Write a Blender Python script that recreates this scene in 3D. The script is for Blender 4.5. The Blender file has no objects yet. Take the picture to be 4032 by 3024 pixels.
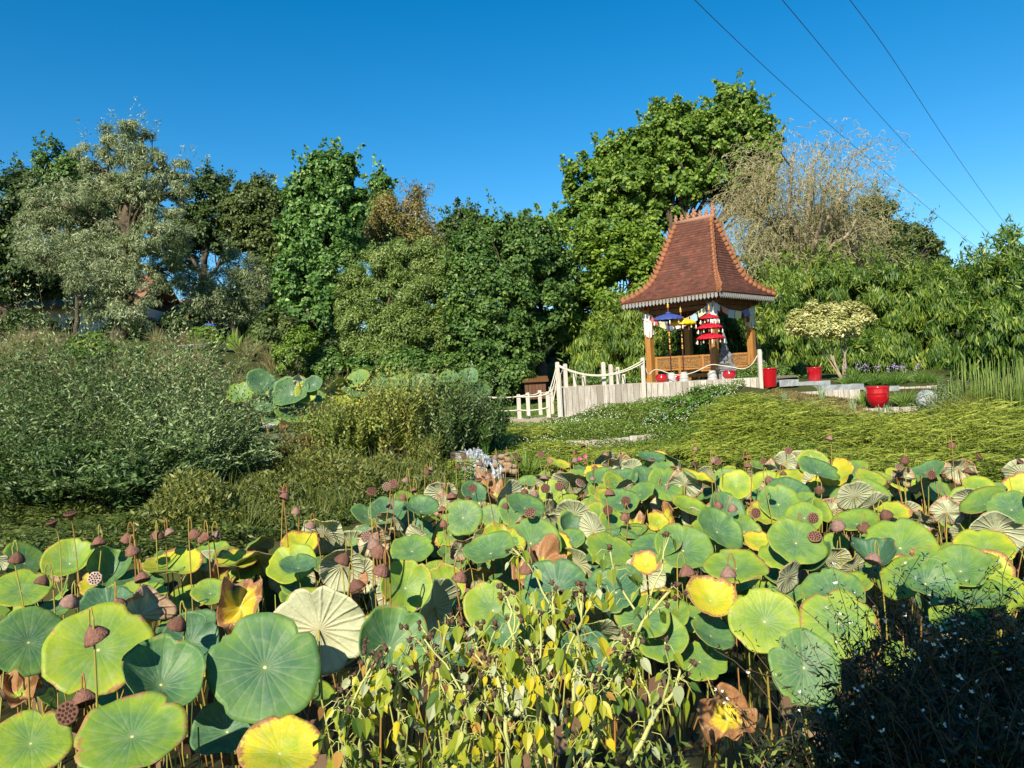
import bpy, math, random
import numpy as np
from mathutils import Vector
R_ = math.radians
random.seed(7); rng = np.random.default_rng(11)
sc = bpy.context.scene
C = sc.collection

# ------------------------------------------------------------------ camera, sky, sun, exposure
EYE, ROLL, FPX = 2.4, R_(3.0), 3028.0
cam_d = bpy.data.cameras.new('camera'); cam = bpy.data.objects.new('camera', cam_d); C.objects.link(cam)
cam_d.sensor_width = 36.0; cam_d.lens = 36.0*FPX/4032.0; cam_d.clip_start = .05; cam_d.clip_end = 3000
cam.location = (0, 0, EYE); cam.rotation_mode = 'QUATERNION'
from mathutils import Quaternion
cam.rotation_quaternion = Quaternion((1, 0, 0), R_(90)) @ Quaternion((0, 0, 1), -ROLL)
sc.camera = cam
SUN_EL, SUN_AZ = 36.0, 201.0
w = bpy.data.worlds.new('World'); sc.world = w; w.use_nodes = True
nt = w.node_tree; bg = nt.nodes['Background']
sky = nt.nodes.new('ShaderNodeTexSky'); sky.sky_type = 'NISHITA'; sky.sun_disc = False
sky.sun_elevation = R_(SUN_EL); sky.sun_rotation = R_(SUN_AZ)
sky.altitude = 200; sky.air_density = 1.0; sky.dust_density = .15; sky.ozone_density = 3.2
hs = nt.nodes.new('ShaderNodeHueSaturation'); hs.inputs['Saturation'].default_value = 1.42; hs.inputs['Hue'].default_value = .494; hs.inputs['Value'].default_value = 1.0
nt.links.new(sky.outputs[0], hs.inputs['Color']); nt.links.new(hs.outputs[0], bg.inputs[0])
bg.inputs[1].default_value = .092
sl = bpy.data.lights.new('sun', 'SUN'); sl.energy = 5.0; sl.angle = R_(.5); sl.color = (1, .90, .70)
so = bpy.data.objects.new('sun', sl); C.objects.link(so); so.location = (-10, -25, 30)
_e, _a = R_(SUN_EL), R_(SUN_AZ)
SUNV = Vector((math.sin(_a)*math.cos(_e), math.cos(_a)*math.cos(_e), math.sin(_e)))
so.rotation_mode = 'QUATERNION'; so.rotation_quaternion = (-SUNV).to_track_quat('-Z', 'Y')
sc.view_settings.view_transform = 'Standard'; sc.view_settings.look = 'None'
sc.view_settings.exposure = 0.78; sc.view_settings.gamma = 1.0
sc.render.engine = 'CYCLES'; sc.cycles.max_bounces = 7; sc.cycles.diffuse_bounces = 3; sc.cycles.glossy_bounces = 2
sc.cycles.transmission_bounces = 4; sc.cycles.transparent_max_bounces = 6; sc.cycles.caustics_reflective = False; sc.cycles.caustics_refractive = False

# ------------------------------------------------------------------ pixel <-> world (pixels of the 4032 wide photograph)
cr, sr = math.cos(ROLL), math.sin(ROLL)
def at(px, py, Y):
    u, v = (px-2016)/FPX, (1512-py)/FPX
    return np.array([(u*cr+v*sr)*Y, Y, EYE+(-u*sr+v*cr)*Y])
def px_of(p):
    X, Y, Z = p[0]/p[1], p[1], (p[2]-EYE)/p[1]
    u, v = X*cr-Z*sr, X*sr+Z*cr
    return 2016+u*FPX, 1512-v*FPX
def on_z(px, py, z):           # depth at which that pixel's ray meets height z
    u, v = (px-2016)/FPX, (1512-py)/FPX
    return at(px, py, (z-EYE)/(-u*sr+v*cr))

# ------------------------------------------------------------------ mesh helpers
def nrm(a):
    a = np.asarray(a, float); return a/np.maximum(np.linalg.norm(a, axis=-1, keepdims=True), 1e-9)
class MB:
    def __init__(s): s.V = []; s.B = []; s.n = 0; s.attr = {}
    def add(s, V, F, tint=.5, mat=0, smooth=False):
        V = np.asarray(V, float).reshape(-1, 3); F = np.asarray(F, int)
        if len(F) == 0: return s
        t = np.broadcast_to(np.asarray(tint, float), (len(F),))
        s.B.append((F+s.n, t, mat, smooth)); s.V.append(V); s.n += len(V); return s
    def box(s, c, size, rot=None, tint=.5, mat=0):
        x, y, z = np.array(size)/2.0
        v = np.array([[a*x, b*y, d*z] for d in (-1, 1) for b in (-1, 1) for a in (-1, 1)])
        if rot is not None: v = v @ np.asarray(rot).T
        return s.add(v+np.asarray(c), [[0,2,3,1],[4,5,7,6],[0,1,5,4],[2,6,7,3],[0,4,6,2],[1,3,7,5]], tint, mat)
    def tube(s, pts, rad, n=6, tint=.5, mat=0, cap=True):
        P = np.asarray(pts, float); m = len(P); r = np.broadcast_to(np.asarray(rad, float), (m,))
        T = nrm(np.gradient(P, axis=0)); ref = np.array([1., 0, 0]) if abs(T[0][0]) < .8 else np.array([0, 1., 0])
        a = np.linspace(0, 2*np.pi, n, endpoint=False); V = []
        for i in range(m):
            ref = nrm(ref-T[i]*ref.dot(T[i])); b = np.cross(T[i], ref)
            V.append(P[i]+r[i]*(np.cos(a)[:, None]*ref+np.sin(a)[:, None]*b))
        V = np.concatenate(V); i = np.arange(m-1)[:, None]*n; j = np.arange(n)[None, :]; k = (j+1) % n
        F = np.stack([i+j, i+k, i+n+k, i+n+j], -1).reshape(-1, 4); s.add(V, F, tint, mat, True)
        if cap:
            o = s.n-len(V)
            for ring, rev in ((0, True), (m-1, False)):
                idx = np.arange(n)+ring*n; c = [idx[::-1] if rev else idx]
                s.B.append((np.array(c)+o, np.full(1, np.mean(tint)), mat, False))
        return s
    def lathe(s, prof, c=(0, 0, 0), n=20, rib=0, ribn=16, tint=.5, mat=0, axis=None, smooth=True):
        prof = np.asarray(prof, float); a = np.linspace(0, 2*np.pi, n, endpoint=False); m = len(prof); V = []
        for r, z in prof:
            rr = r*(1+rib*np.cos(a*ribn)); V.append(np.stack([rr*np.cos(a), rr*np.sin(a), np.full(n, z)], 1))
        V = np.concatenate(V)
        if axis is not None: V = V @ basis(axis)
        i = np.arange(m-1)[:, None]*n; j = np.arange(n)[None, :]; k = (j+1) % n
        F = np.stack([i+j, i+k, i+n+k, i+n+j], -1).reshape(-1, 4)
        return s.add(V+np.asarray(c), F, tint, mat, smooth)
    def ball(s, c, r, n=12, tint=.5, mat=0, rot=None):
        r = np.broadcast_to(np.asarray(r, float), (3,)); a = np.linspace(0, 2*np.pi, n, endpoint=False); h = np.linspace(-np.pi/2+.02, np.pi/2-.02, n//2+2)
        V = np.array([[math.cos(e)*math.cos(t)*r[0], math.cos(e)*math.sin(t)*r[1], math.sin(e)*r[2]] for e in h for t in a])
        if rot is not None: V = V @ np.asarray(rot).T
        m = len(h); i = np.arange(m-1)[:, None]*n; j = np.arange(n)[None, :]; k = (j+1) % n
        F = np.stack([i+j, i+k, i+n+k, i+n+j], -1).reshape(-1, 4); o = s.n
        s.add(V+np.asarray(c), F, tint, mat, True)
        s.B.append((np.array([np.arange(n)[::-1]])+o, np.full(1, np.mean(tint)), mat, True)); s.B.append((np.array([np.arange(n)+(m-1)*n])+o, np.full(1, np.mean(tint)), mat, True)); return s
    def prism(s, poly, y0, y1, M=None, c=(0, 0, 0), tint=.5, mat=0):   # polygon in local x,z extruded along local y
        p = np.asarray(poly, float); k = len(p)
        V = np.concatenate([np.stack([p[:, 0], np.full(k, y0), p[:, 1]], 1), np.stack([p[:, 0], np.full(k, y1), p[:, 1]], 1)])
        if M is not None: V = V @ np.asarray(M).T
        o = s.n; i = np.arange(k); j = (i+1) % k
        s.add(V+np.asarray(c), np.stack([i, i+k, j+k, j], 1), tint, mat)
        s.B.append((np.array([i])+o, np.full(1, tint), mat, False)); s.B.append((np.array([i[::-1]+k])+o, np.full(1, tint), mat, False)); return s
    def build(s, name, mats, parent=None, origin=None, local=False):
        V = np.concatenate(s.V) if s.V else np.zeros((0, 3))
        loc = np.zeros(3)
        if parent is not None and not local:
            q = parent; off = np.zeros(3)
            while q is not None: off += np.array(q.location); q = q.parent
            V = V-off
        elif origin is not None: loc = np.asarray(origin, float); V = V-loc
        me = bpy.data.meshes.new(name); me.vertices.add(len(V)); me.vertices.foreach_set('co', V.astype(np.float32).ravel())
        lt = np.concatenate([np.full(len(F), F.shape[1]) for F, *_ in s.B]); ls = np.concatenate([[0], np.cumsum(lt)[:-1]])
        vi = np.concatenate([F.ravel() for F, *_ in s.B])
        me.loops.add(len(vi)); me.polygons.add(len(lt)); me.loops.foreach_set('vertex_index', vi.astype(np.int32))
        me.polygons.foreach_set('loop_start', ls.astype(np.int32)); me.polygons.foreach_set('loop_total', lt.astype(np.int32))
        me.polygons.foreach_set('material_index', np.concatenate([np.full(len(F), m) for F, t, m, q in s.B]).astype(np.int32))
        me.polygons.foreach_set('use_smooth', np.concatenate([np.full(len(F), bool(q)) for F, t, m, q in s.B]))
        a = me.attributes.new('tint', 'FLOAT', 'FACE'); a.data.foreach_set('value', np.concatenate([t for F, t, m, q in s.B]).astype(np.float32))
        for k, val in s.attr.items():
            ty = 'FLOAT_VECTOR' if np.ndim(val) == 2 else 'FLOAT'
            at_ = me.attributes.new(k, ty, 'POINT'); at_.data.foreach_set('vector' if ty == 'FLOAT_VECTOR' else 'value', np.asarray(val, np.float32).ravel())
        for m in (mats if isinstance(mats, (list, tuple)) else [mats]): me.materials.append(m)
        me.update(calc_edges=True); me.validate()
        o = bpy.data.objects.new(name, me); C.objects.link(o); o.location = loc
        if parent is not None: o.parent = parent
        return o
def basis(n):          # rows: two tangents and the axis, so that V @ basis(n) turns +z into n
    n = nrm(n); t = nrm(np.cross([0, 1., .01], n)); return np.stack([t, np.cross(n, t), n])
def rotz(a): return np.array([[math.cos(a), -math.sin(a), 0], [math.sin(a), math.cos(a), 0], [0, 0, 1.]])
LABELS = {}
def tag(o, label=None, cat=None, group=None, kind=None):
    if label: o['label'] = label; LABELS.setdefault(label, []).append(o.name)
    if cat: o['category'] = cat
    if group: o['group'] = group
    if kind: o['kind'] = kind
    return o
def thing(name, loc, label, cat, group=None):
    o = bpy.data.objects.new(name, None); C.objects.link(o); o.location = tuple(map(float, loc)); o.empty_display_size = .1
    return tag(o, label, cat, group)
def rnd(a, b): return random.uniform(a, b)

# ------------------------------------------------------------------ materials
def mat(name, col=(.5, .5, .5), rough=.6, spec=.4, metal=0.0, tint=None, noise=None, bump=None, trans=0.0, coat=0.0, emit=None):
    """tint: list of (pos, colour) read through the face attribute; noise: (scale, colour, amount[, vector scale]); bump: (scale, strength)"""
    m = bpy.data.materials.new(name); m.use_nodes = True; n = m.node_tree.nodes; l = m.node_tree.links
    p = n['Principled BSDF']; p.inputs['Roughness'].default_value = rough; p.inputs['Specular IOR Level'].default_value = spec
    p.inputs['Metallic'].default_value = metal; p.inputs['Coat Weight'].default_value = coat
    rgb = n.new('ShaderNodeRGB'); rgb.outputs[0].default_value = (*col, 1); c = rgb.outputs[0]
    if tint:
        a = n.new('ShaderNodeAttribute'); a.attribute_name = 'tint'; r = n.new('ShaderNodeValToRGB')
        e = r.color_ramp.elements
        while len(e) < len(tint): e.new(.5)
        for el, (pos, cc) in zip(e, tint): el.position = pos; el.color = (*cc, 1)
        l.new(a.outputs['Fac'], r.inputs[0]); c = r.outputs[0]
    if noise:
        tc = n.new('ShaderNodeTexCoord'); nz = n.new('ShaderNodeTexNoise'); nz.inputs['Scale'].default_value = noise[0]; nz.inputs['Detail'].default_value = 6
        src = tc.outputs['Object']
        if len(noise) > 3:
            mp = n.new('ShaderNodeMapping'); mp.inputs['Scale'].default_value = noise[3]; l.new(src, mp.inputs[0]); src = mp.outputs[0]
        l.new(src, nz.inputs['Vector']); cr_ = n.new('ShaderNodeValToRGB'); cr_.color_ramp.elements[0].position = .38; cr_.color_ramp.elements[1].position = .66
        l.new(nz.outputs[0], cr_.inputs[0]); mu = n.new('ShaderNodeMath'); mu.operation = 'MULTIPLY'; mu.inputs[1].default_value = noise[2]; l.new(cr_.outputs[0], mu.inputs[0])
        mx = n.new('ShaderNodeMix'); mx.data_type = 'RGBA'; mx.inputs[7].default_value = (*noise[1], 1)
        l.new(mu.outputs[0], mx.inputs[0]); l.new(c, mx.inputs[6]); c = mx.outputs[2]
    if bump:
        tc = n.new('ShaderNodeTexCoord'); nz = n.new('ShaderNodeTexNoise'); nz.inputs['Scale'].default_value = bump[0]; nz.inputs['Detail'].default_value = 5
        b = n.new('ShaderNodeBump'); b.inputs['Strength'].default_value = bump[1]; b.inputs['Distance'].default_value = .03
        l.new(tc.outputs['Object'], nz.inputs['Vector']); l.new(nz.outputs[0], b.inputs['Height']); l.new(b.outputs[0], p.inputs['Normal'])
    l.new(c, p.inputs['Base Color'])
    if trans:
        tr = n.new('ShaderNodeBsdfTranslucent'); mx = n.new('ShaderNodeMixShader'); mx.inputs[0].default_value = trans
        g = n.new('ShaderNodeMix'); g.data_type = 'RGBA'; g.blend_type = 'MULTIPLY'; g.inputs[0].default_value = 1; g.inputs[7].default_value = (1.25, 1.2, .55, 1)
        l.new(c, g.inputs[6]); l.new(g.outputs[2], tr.inputs[0]); l.new(p.outputs[0], mx.inputs[1]); l.new(tr.outputs[0], mx.inputs[2])
        l.new(mx.outputs[0], n['Material Output'].inputs[0])
    return m
def leafmat(name, a, b, c, trans=.28, rough=.45, spec=.35): return mat(name, rough=rough, spec=spec, tint=[(0, a), (.5, b), (1, c)], trans=trans)

M = {}
M['bark'] = mat('bark', (.11, .085, .06), .9, .1, noise=(9, (.05, .04, .03), .7, (1, 1, .2)), bump=(14, .6))
M['pale_bark'] = mat('pale_bark', (.34, .28, .19), .85, .1, noise=(12, (.16, .12, .08), .6), bump=(14, .4))
M['white_bark'] = mat('white_bark', (.6, .57, .5), .8, .1, noise=(20, (.15, .12, .1), .5, (1, 1, 3)))
M['soil'] = mat('soil', (.055, .042, .026), .95, .1, noise=(3, (.04, .06, .015), .8), bump=(9, .6))

# ------------------------------------------------------------------ foliage: many small leaf faces at once
TPL = {
 'diamond': (np.array([[0, 0, 0], [.42, .5, .05], [1, 0, 0], [.42, -.5, .05]]), np.array([[0, 3, 2, 1]])),
 'fold': (np.array([[0, 0, 0], [.35, .5, .16], [1, 0, -.05], [.35, -.5, .16], [.4, 0, 0.]]), np.array([[0, 4, 1], [1, 4, 2], [0, 3, 4], [3, 2, 4]])),
 'lobed': (np.array([[0, 0, 0], [.12, .42, .05], [.42, .3, .02], [.55, .55, .1], [.72, .2, 0], [1, 0, -.05], [.72, -.2, 0], [.55, -.55, .1], [.42, -.3, .02], [.12, -.42, .05]]),
           np.array([[0, 2, 1, 1], [0, 9, 8, 8], [0, 8, 5, 2], [2, 4, 3, 3], [8, 7, 6, 6], [2, 5, 4, 4], [8, 6, 5, 5]])),
 'heart': (np.array([[0, 0, 0], [-.08, .2, .03], [.08, .43, .09], [.3, .5, .13], [.52, .42, .1], [.72, .26, .04], [1.05, 0, -.08], [.72, -.26, .04], [.52, -.42, .1], [.3, -.5, .13], [.08, -.43, .09], [-.08, -.2, .03], [.35, 0, -.02]]),
           np.array([[12, i, i+1] for i in range(0, 11)]+[[12, 11, 0]])),
 'strap': (np.array([[0, -.5, 0], [0, .5, 0], [.35, .5, .1], [.35, -.5, .1], [.7, .36, .08], [.7, -.36, .08], [1, 0, -.12]]), np.array([[0, 3, 2, 1], [3, 5, 4, 2], [5, 6, 4, 4]])),
}
def leaves(mb, P, D, N, L, W, tint, kind='diamond', mat=0):
    P = np.asarray(P, float); n = len(P)
    if n == 0: return
    D = nrm(D); S = np.cross(D, N); bad = np.linalg.norm(S, axis=1) < 1e-3; S[bad] = [1, 0, 0]; S = nrm(S); N2 = np.cross(S, D)
    T, F = TPL[kind]; k = len(T); L = np.broadcast_to(L, (n,)); W = np.broadcast_to(W, (n,)); t = np.broadcast_to(tint, (n,))
    V = P[:, None, :]+T[None, :, 0, None]*(D*L[:, None])[:, None, :]+T[None, :, 1, None]*(S*W[:, None])[:, None, :]+T[None, :, 2, None]*(N2*W[:, None])[:, None, :]
    V = V.reshape(-1, 3); o = (np.arange(n)*k)[:, None]
    if F.shape[1] == 4:
        quad = F[F[:, 2] != F[:, 3]]; tri = F[F[:, 2] == F[:, 3]][:, :3]
    else: quad = F[:0].reshape(0, 4) if len(F) else F; tri = F
    first = True
    base = mb.n; mb.V.append(V); mb.n += len(V)
    for blk in (quad, tri):
        if len(blk):
            FF = (o[:, :, None]+blk[None]).reshape(-1, blk.shape[1])+base
            mb.B.append((FF, np.repeat(t, len(blk)), mat, False))
def rdir(n):
    v = rng.normal(size=(n, 3)); return nrm(v)
def E(px, py, rx, ry, Y, dY=0, depth=.85):   # an ellipsoid of crown drawn round a pixel of the photograph, at a real depth
    Y = Y+dY; c = at(px, py, Y); return (c, np.array([rx/FPX*Y, (rx+ry)/2*depth/FPX*Y, ry/FPX*Y]))
def crown(mb, ells, n, L, W, sub=.24, nsub=26, up=.35, droop=.2, kind='diamond', shell=.5, tbase=.5, tvar=.22, spread=1.0, mat=0, spikes=0, sl=.9):
    areas = np.array([(r[0]*r[2]+r[0]*r[1]+r[1]*r[2]) for c, r in ells]); areas /= areas.sum(); subs = []
    for (c, r), a in zip(ells, areas):
        ne = int(n*a); k = max(5, int(nsub*(.6+.8*rng.random())))
        d = rdir(k); rad = shell+(1-shell)*rng.random(k)**.6
        sc_ = c+d*rad[:, None]*r; sr_ = sub*np.mean(r)*(.65+.7*rng.random(k)); wgt = sr_**2; wgt /= wgt.sum()
        cnt = rng.multinomial(ne, wgt); tm = tbase+rng.normal(size=k)*tvar*.5
        idx = np.repeat(np.arange(k), cnt); m = len(idx)
        q = rdir(m)*(rng.random(m)**.5)[:, None]*spread*(1+.25*rng.random(m)**4)[:, None]; q[:, 2] *= .8
        P = sc_[idx]+q*sr_[idx, None]
        N = nrm(nrm(q)*.7+d[idx]*.35+np.array([0, 0, up])+rdir(m)*.55)
        D = np.cross(N, rdir(m)); D = nrm(D)+np.array([0, 0, -droop])
        s = .6+.8*rng.random(m)
        leaves(mb, P, D, N, L*s, W*s, np.clip(tm[idx]+rng.normal(size=m)*tvar, 0, 1), kind, mat)
        if spikes:      # leafy shoots that stand out of the crown
            m = max(2, int(spikes*a*len(ells))); d2 = rdir(m); d2[:, 2] = np.abs(d2[:, 2])*1.1+.1; d2 = nrm(d2); st = c+d2*r*.92; dr = nrm(d2*.8+np.array([0, 0, .75])+rdir(m)*.35); ll = sl*(.4+.8*rng.random(m))
            k2 = 34; ix = np.repeat(np.arange(m), k2); u = rng.random(m*k2); P = st[ix]+dr[ix]*(ll[ix]*u)[:, None]+rdir(m*k2)*((1-u)*.30*sl+.04)[:, None]
            N = nrm(rdir(m*k2)*.7+np.array([0, -.2, up])); D = nrm(np.cross(N, rdir(m*k2)))+dr[ix]*.5; s = .6+.7*rng.random(m*k2)
            leaves(mb, P, D, N, L*s, W*s, np.clip(tbase+.12+rng.normal(size=m*k2)*tvar, 0, 1), kind, mat)
        subs.append((c, r, sc_, sr_))
    return subs
def limb(mb, a, b, r0, r1, bend=.15, n=6, seg=6):
    a, b = np.asarray(a, float), np.asarray(b, float); t = np.linspace(0, 1, seg)[:, None]; ln = np.linalg.norm(b-a)
    P = a+(b-a)*t+np.sin(t*np.pi)*rng.normal(size=3)*bend*ln*.5+rng.normal(size=(seg, 3))*.015*ln*np.minimum(t*3, 1)
    mb.tube(P, np.linspace(r0, r1, seg), n)
    return P
LEAFN = 2.5
def tree(name, label, base, ells, n, L, W, lm, bark, trunk_r, top=None, sub=.27, nsub=58, twig=5, group='trees round the garden', cat='tree', **kw):
    base = np.asarray(base, float); o = thing(name, base, label, cat, group)
    if cat == 'tree': kw.setdefault('spikes', 9)
    mb = MB(); subs = crown(mb, ells, int(n*LEAFN), L*.78, W*.78, sub, nsub, **kw); mb.build('crown', lm, o)
    tb = MB(); cs = np.array([c for c, r in ells]); top = np.asarray(top if top is not None else cs.mean(0), float)
    P = limb(tb, base-np.array([0, 0, .3]), top, trunk_r, trunk_r*.45, .06, 8, 8)
    for c, r, s_, sr_ in subs:
        k = P[min(7, 3+int(4*rng.random()))]; Q = limb(tb, k, c, trunk_r*.42, trunk_r*.16, .12)
        for j in rng.choice(len(s_), min(twig, len(s_)), False): limb(tb, Q[3+int(3*rng.random())-1], s_[j], trunk_r*.16, trunk_r*.03, .15, 4, 5)
    tb.build('trunk', bark, o); return o
# ------------------------------------------------------------------ terrain
CP = np.array([
 (-4, 1.5, .75), (0, 1.2, .75), (.8, 2.0, .7), (2.2, 2.9, .75), (3.8, 4.0, .75), (6.5, 5.2, .7), (0, -4, .8), (-8, -3, .9), (8, -3, .9), (5, 1, .8),
 (-7, 4, .7), (-8.5, 7.5, .9), (-5.2, 8.0, .85), (-3.2, 8.5, .85), (-1.9, 9.4, .9), (-.7, 12.4, .95), (.7, 13.2, .95), (2.2, 13.3, .93), (4.2, 12.0, .85), (6.0, 9.9, .85), (8, 8.6, .8), (12, 8, .9),
 (-8, 12, 1.2), (-5, 12, 1.2), (-3, 12.5, 1.12), (-1.3, 13, 1.1), (-.4, 15, 1.2), (-4, 16, 1.3), (-2, 16, 1.3), (-8, 17, 1.9), (-12, 16, 2.2),
 (-3, 22, 1.4), (-1.5, 23, 1.48), (0, 22, 1.48), (1.2, 21, 1.5), (.3, 19, 1.48), (-.4, 26, 1.6), (2.0, 30, 2.8), (0, 34, 3.2), (-4, 27, 2.0),
 (-9, 25, 3.9), (-14, 25, 4.3), (-18, 34, 5.2), (-25, 42, 6.0), (-12, 34, 5.0), (-6, 34, 3.4),
 (1.0, 15.25, 1.25), (2.9, 15.25, 1.3), (1.1, 14.8, .98), (2.9, 14.8, 1.0),
 (1.5, 18.2, 1.58), (.4, 17.9, 1.33), (-.6, 17.8, 1.33), (.1, 17.0, 1.28), (-.3, 18.6, 1.42), (.6, 18.6, 1.42), (2.6, 18.3, 1.72), (3.6, 18.3, 1.8), (4.6, 18.2, 2.0), (6.2, 18.5, 1.96), (5.6, 17.9, 2.0), (3, 16.5, 1.42), (4.6, 15, 1.5), (5, 16.7, 1.78), (5.2, 13.3, 1.1),
 (7.0, 16.0, 1.42), (7.4, 17.6, 1.52), (8, 20, 2.02), (8, 14, 1.28), (8, 11, 1.05), (10, 13, 1.25), (11, 15.5, 1.42), (11, 18.5, 1.7), (8.3, 16.6, 1.30), (8.3, 17.4, 1.42), (7.6, 18.8, 1.85), (8.6, 19.0, 1.80), (9.3, 17.2, 1.42), (14, 14, 1.6),
 (4, 23, 2.1), (7, 25, 2.3), (10, 24, 2.2), (15, 25, 2.4), (18, 18, 2.2), (5, 32, 3.0), (15, 40, 3.5),
 (0, 60, 4), (-40, 60, 7), (40, 60, 5), (-60, 10, 4), (60, 10, 3), (0, -40, 1), (-60, -40, 1), (60, -40, 1), (0, 120, 5), (-120, 120, 6), (120, 120, 6), (-120, 0, 4), (120, 0, 4), (0, -120, 1)], float)
def _phi(d): return np.sqrt(d*d+.8)
_A = _phi(np.linalg.norm(CP[:, None, :2]-CP[None, :, :2], axis=2)); _n = len(CP)
_K = np.block([[_A-np.eye(_n)*.12, np.ones((_n, 1))], [np.ones((1, _n)), np.zeros((1, 1))]])
_W = np.linalg.solve(_K, np.concatenate([CP[:, 2], [0]]))
POND = np.array([(-9, 6.4), (-6.6, 6.9), (-4.9, 7.3), (-3.2, 7.7), (-2.0, 8.5), (-1.2, 10.2), (-.5, 11.7), (.8, 12.5), (2.1, 12.6), (3.9, 11.4), (5.6, 9.4), (7.4, 8.1), (10, 7.2), (8, 6.2), (6.2, 5.6), (3.6, 4.5), (2.1, 3.4), (.8, 2.5), (-.6, 1.9), (-3, 1.9), (-6, 2.8), (-8.5, 4.5)])
UPOND = np.array([(-6.4, 17.2), (-4.5, 16.6), (-2.6, 16.9), (-1.0, 17.2), (-.35, 18.2), (-.5, 20.2), (-2.2, 21.3), (-5, 21.8), (-6.8, 20.5)])
def sd(poly, x, y):           # signed distance, inside negative
    x, y = np.broadcast_arrays(np.asarray(x, float), np.asarray(y, float)); d = np.full(x.shape, 1e9); ins = np.zeros(x.shape, bool); k = len(poly)
    for i in range(k):
        a, b = poly[i], poly[(i+1) % k]; e = b-a; wx, wy = x-a[0], y-a[1]
        t = np.clip((wx*e[0]+wy*e[1])/(e@e), 0, 1); d = np.minimum(d, np.hypot(wx-t*e[0], wy-t*e[1]))
        c = ((a[1] > y) != (b[1] > y)) & (x < (b[0]-a[0])*(y-a[1])/(b[1]-a[1]+1e-12)+a[0]); ins ^= c
    return np.where(ins, -d, d)
def ss(a, b, x): t = np.clip((x-a)/(b-a), 0, 1); return t*t*(3-2*t)
def hz(x, y):
    x, y = np.broadcast_arrays(np.asarray(x, float), np.asarray(y, float)); sh = x.shape; x, y = x.ravel(), y.ravel(); z = np.full(x.shape, _W[-1])
    for i in range(_n): z = z+_W[i]*_phi(np.hypot(x-CP[i, 0], y-CP[i, 1]))
    z = z+.04*np.sin(x*2.1+y*.7)*np.sin(y*1.7-x*.4)
    d = sd(POND, x, y); z = z+( -.45-z)*(1-ss(-.9, .05, d))
    d = sd(UPOND, x, y); z = z+(.9-z)*(1-ss(-.6, .0, d))
    return z.reshape(sh)
def g(x, y, dz=0): return np.array([x, y, float(hz(x, y))+dz])
gx = np.concatenate([[-300, -200, -130, -90, -60, -40, -30, -24, -20], np.arange(-17, 17.01, .22), [20, 24, 30, 40, 60, 90, 130, 200, 300]])
gy = np.concatenate([[-300, -200, -120, -60, -30, -15, -8, -4], np.arange(-1, 32, .22), [33, 35, 38, 42, 48, 56, 70, 100, 150, 220, 400]])
GX, GY = np.meshgrid(gx, gy); GZ = hz(GX, GY); nx, ny = len(gx), len(gy)
i = np.arange(ny-1)[:, None]*nx; j = np.arange(nx-1)[None, :]
F = np.stack([i+j, i+j+1, i+nx+j+1, i+nx+j], -1).reshape(-1, 4)
mb = MB(); mb.add(np.stack([GX, GY, GZ], -1).reshape(-1, 3), F, .5, 0, True)
M['ground'] = mat('ground', (.05, .07, .018), .95, .1, noise=(2.2, (.06, .045, .025), .8), bump=(12, .7))
tag(mb.build('ground', M['ground']), kind='structure')
M['water'] = mat('water', (.016, .018, .010), .25, .18, noise=(5, (.05, .045, .02), .7), bump=(6, .06))
def flat(name, poly, z, m, kind='structure'):
    mb = MB(); mb.V.append(np.array([(p[0], p[1], z) for p in poly], float)); mb.n = len(poly); mb.B.append((np.array([range(len(poly))]), np.full(1, .5), 0, False)); return tag(mb.build(name, m), kind=kind)
c = POND.mean(0); flat('pond_water', c+(POND-c)*1.06, .0, M['water'])
c = UPOND.mean(0); flat('upper_pond_water', c+(UPOND-c)*1.03, 1.22, M['water'])
# lawn beyond the bridge: short mown grass
M['lawn'] = leafmat('lawn', (.07, .13, .025), (.10, .18, .035), (.15, .22, .05), .2)
def scatter(n, poly, seed=0):
    lo, hi = poly.min(0), poly.max(0); out = np.zeros((0, 2))
    while len(out) < n:
        q = lo+(hi-lo)*rng.random((n*2, 2)); q = q[sd(poly, q[:, 0], q[:, 1]) < 0]; out = np.concatenate([out, q])
    return out[:n]
def cover(name, poly, n, L, W, lm, h=.06, upw=.8, flop=.5, tvar=.25, kind='diamond', patch=0.0, label=None, dens=None, mb=None, build=True):
    q = scatter(n, np.asarray(poly, float))
    if dens is not None: q = q[rng.random(len(q)) < dens(q)]
    z = hz(q[:, 0], q[:, 1]); m = len(q)
    pn = np.sin(q[:, 0]*2.3+1)*np.sin(q[:, 1]*1.9)+.6*np.sin(q[:, 0]*5.1+q[:, 1]*3.7)
    P = np.stack([q[:, 0], q[:, 1], z+h*rng.random(m)*(1+patch*np.clip(pn, -1, 1))], 1)
    D = rdir(m)*np.array([1, 1, .4])*flop+np.array([0, 0, 1-flop]); N = nrm(rdir(m)*.7+np.array([0, -.2, upw]))
    s = .6+.8*rng.random(m); mb = mb or MB(); leaves(mb, P, D, N, L*s, W*s, np.clip(.5+.2*pn*.6+rng.normal(size=m)*tvar, 0, 1), kind)
    return tag(mb.build(name, lm), kind='stuff') if build else mb
def pxpoly(pts):        # outline given as photograph pixels with a depth each, dropped onto plan
    return np.array([at(a, b, Y)[:2] for a, b, Y in pts])
cover('lawn_grass', [(-1.4, 19), (1.6, 19), (2.3, 24), (1.6, 27), (-1.4, 27)], 26000, .05, .012, M['lawn'], .02, .8, .5)
cover('hillside_grass', [(-.5, 27), (3.2, 27), (4.5, 34), (-.5, 34)], 9000, .09, .03, mat('dry_lawn', tint=[(0, (.12, .15, .04)), (1, (.25, .24, .08))], trans=.2), .03)

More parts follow.
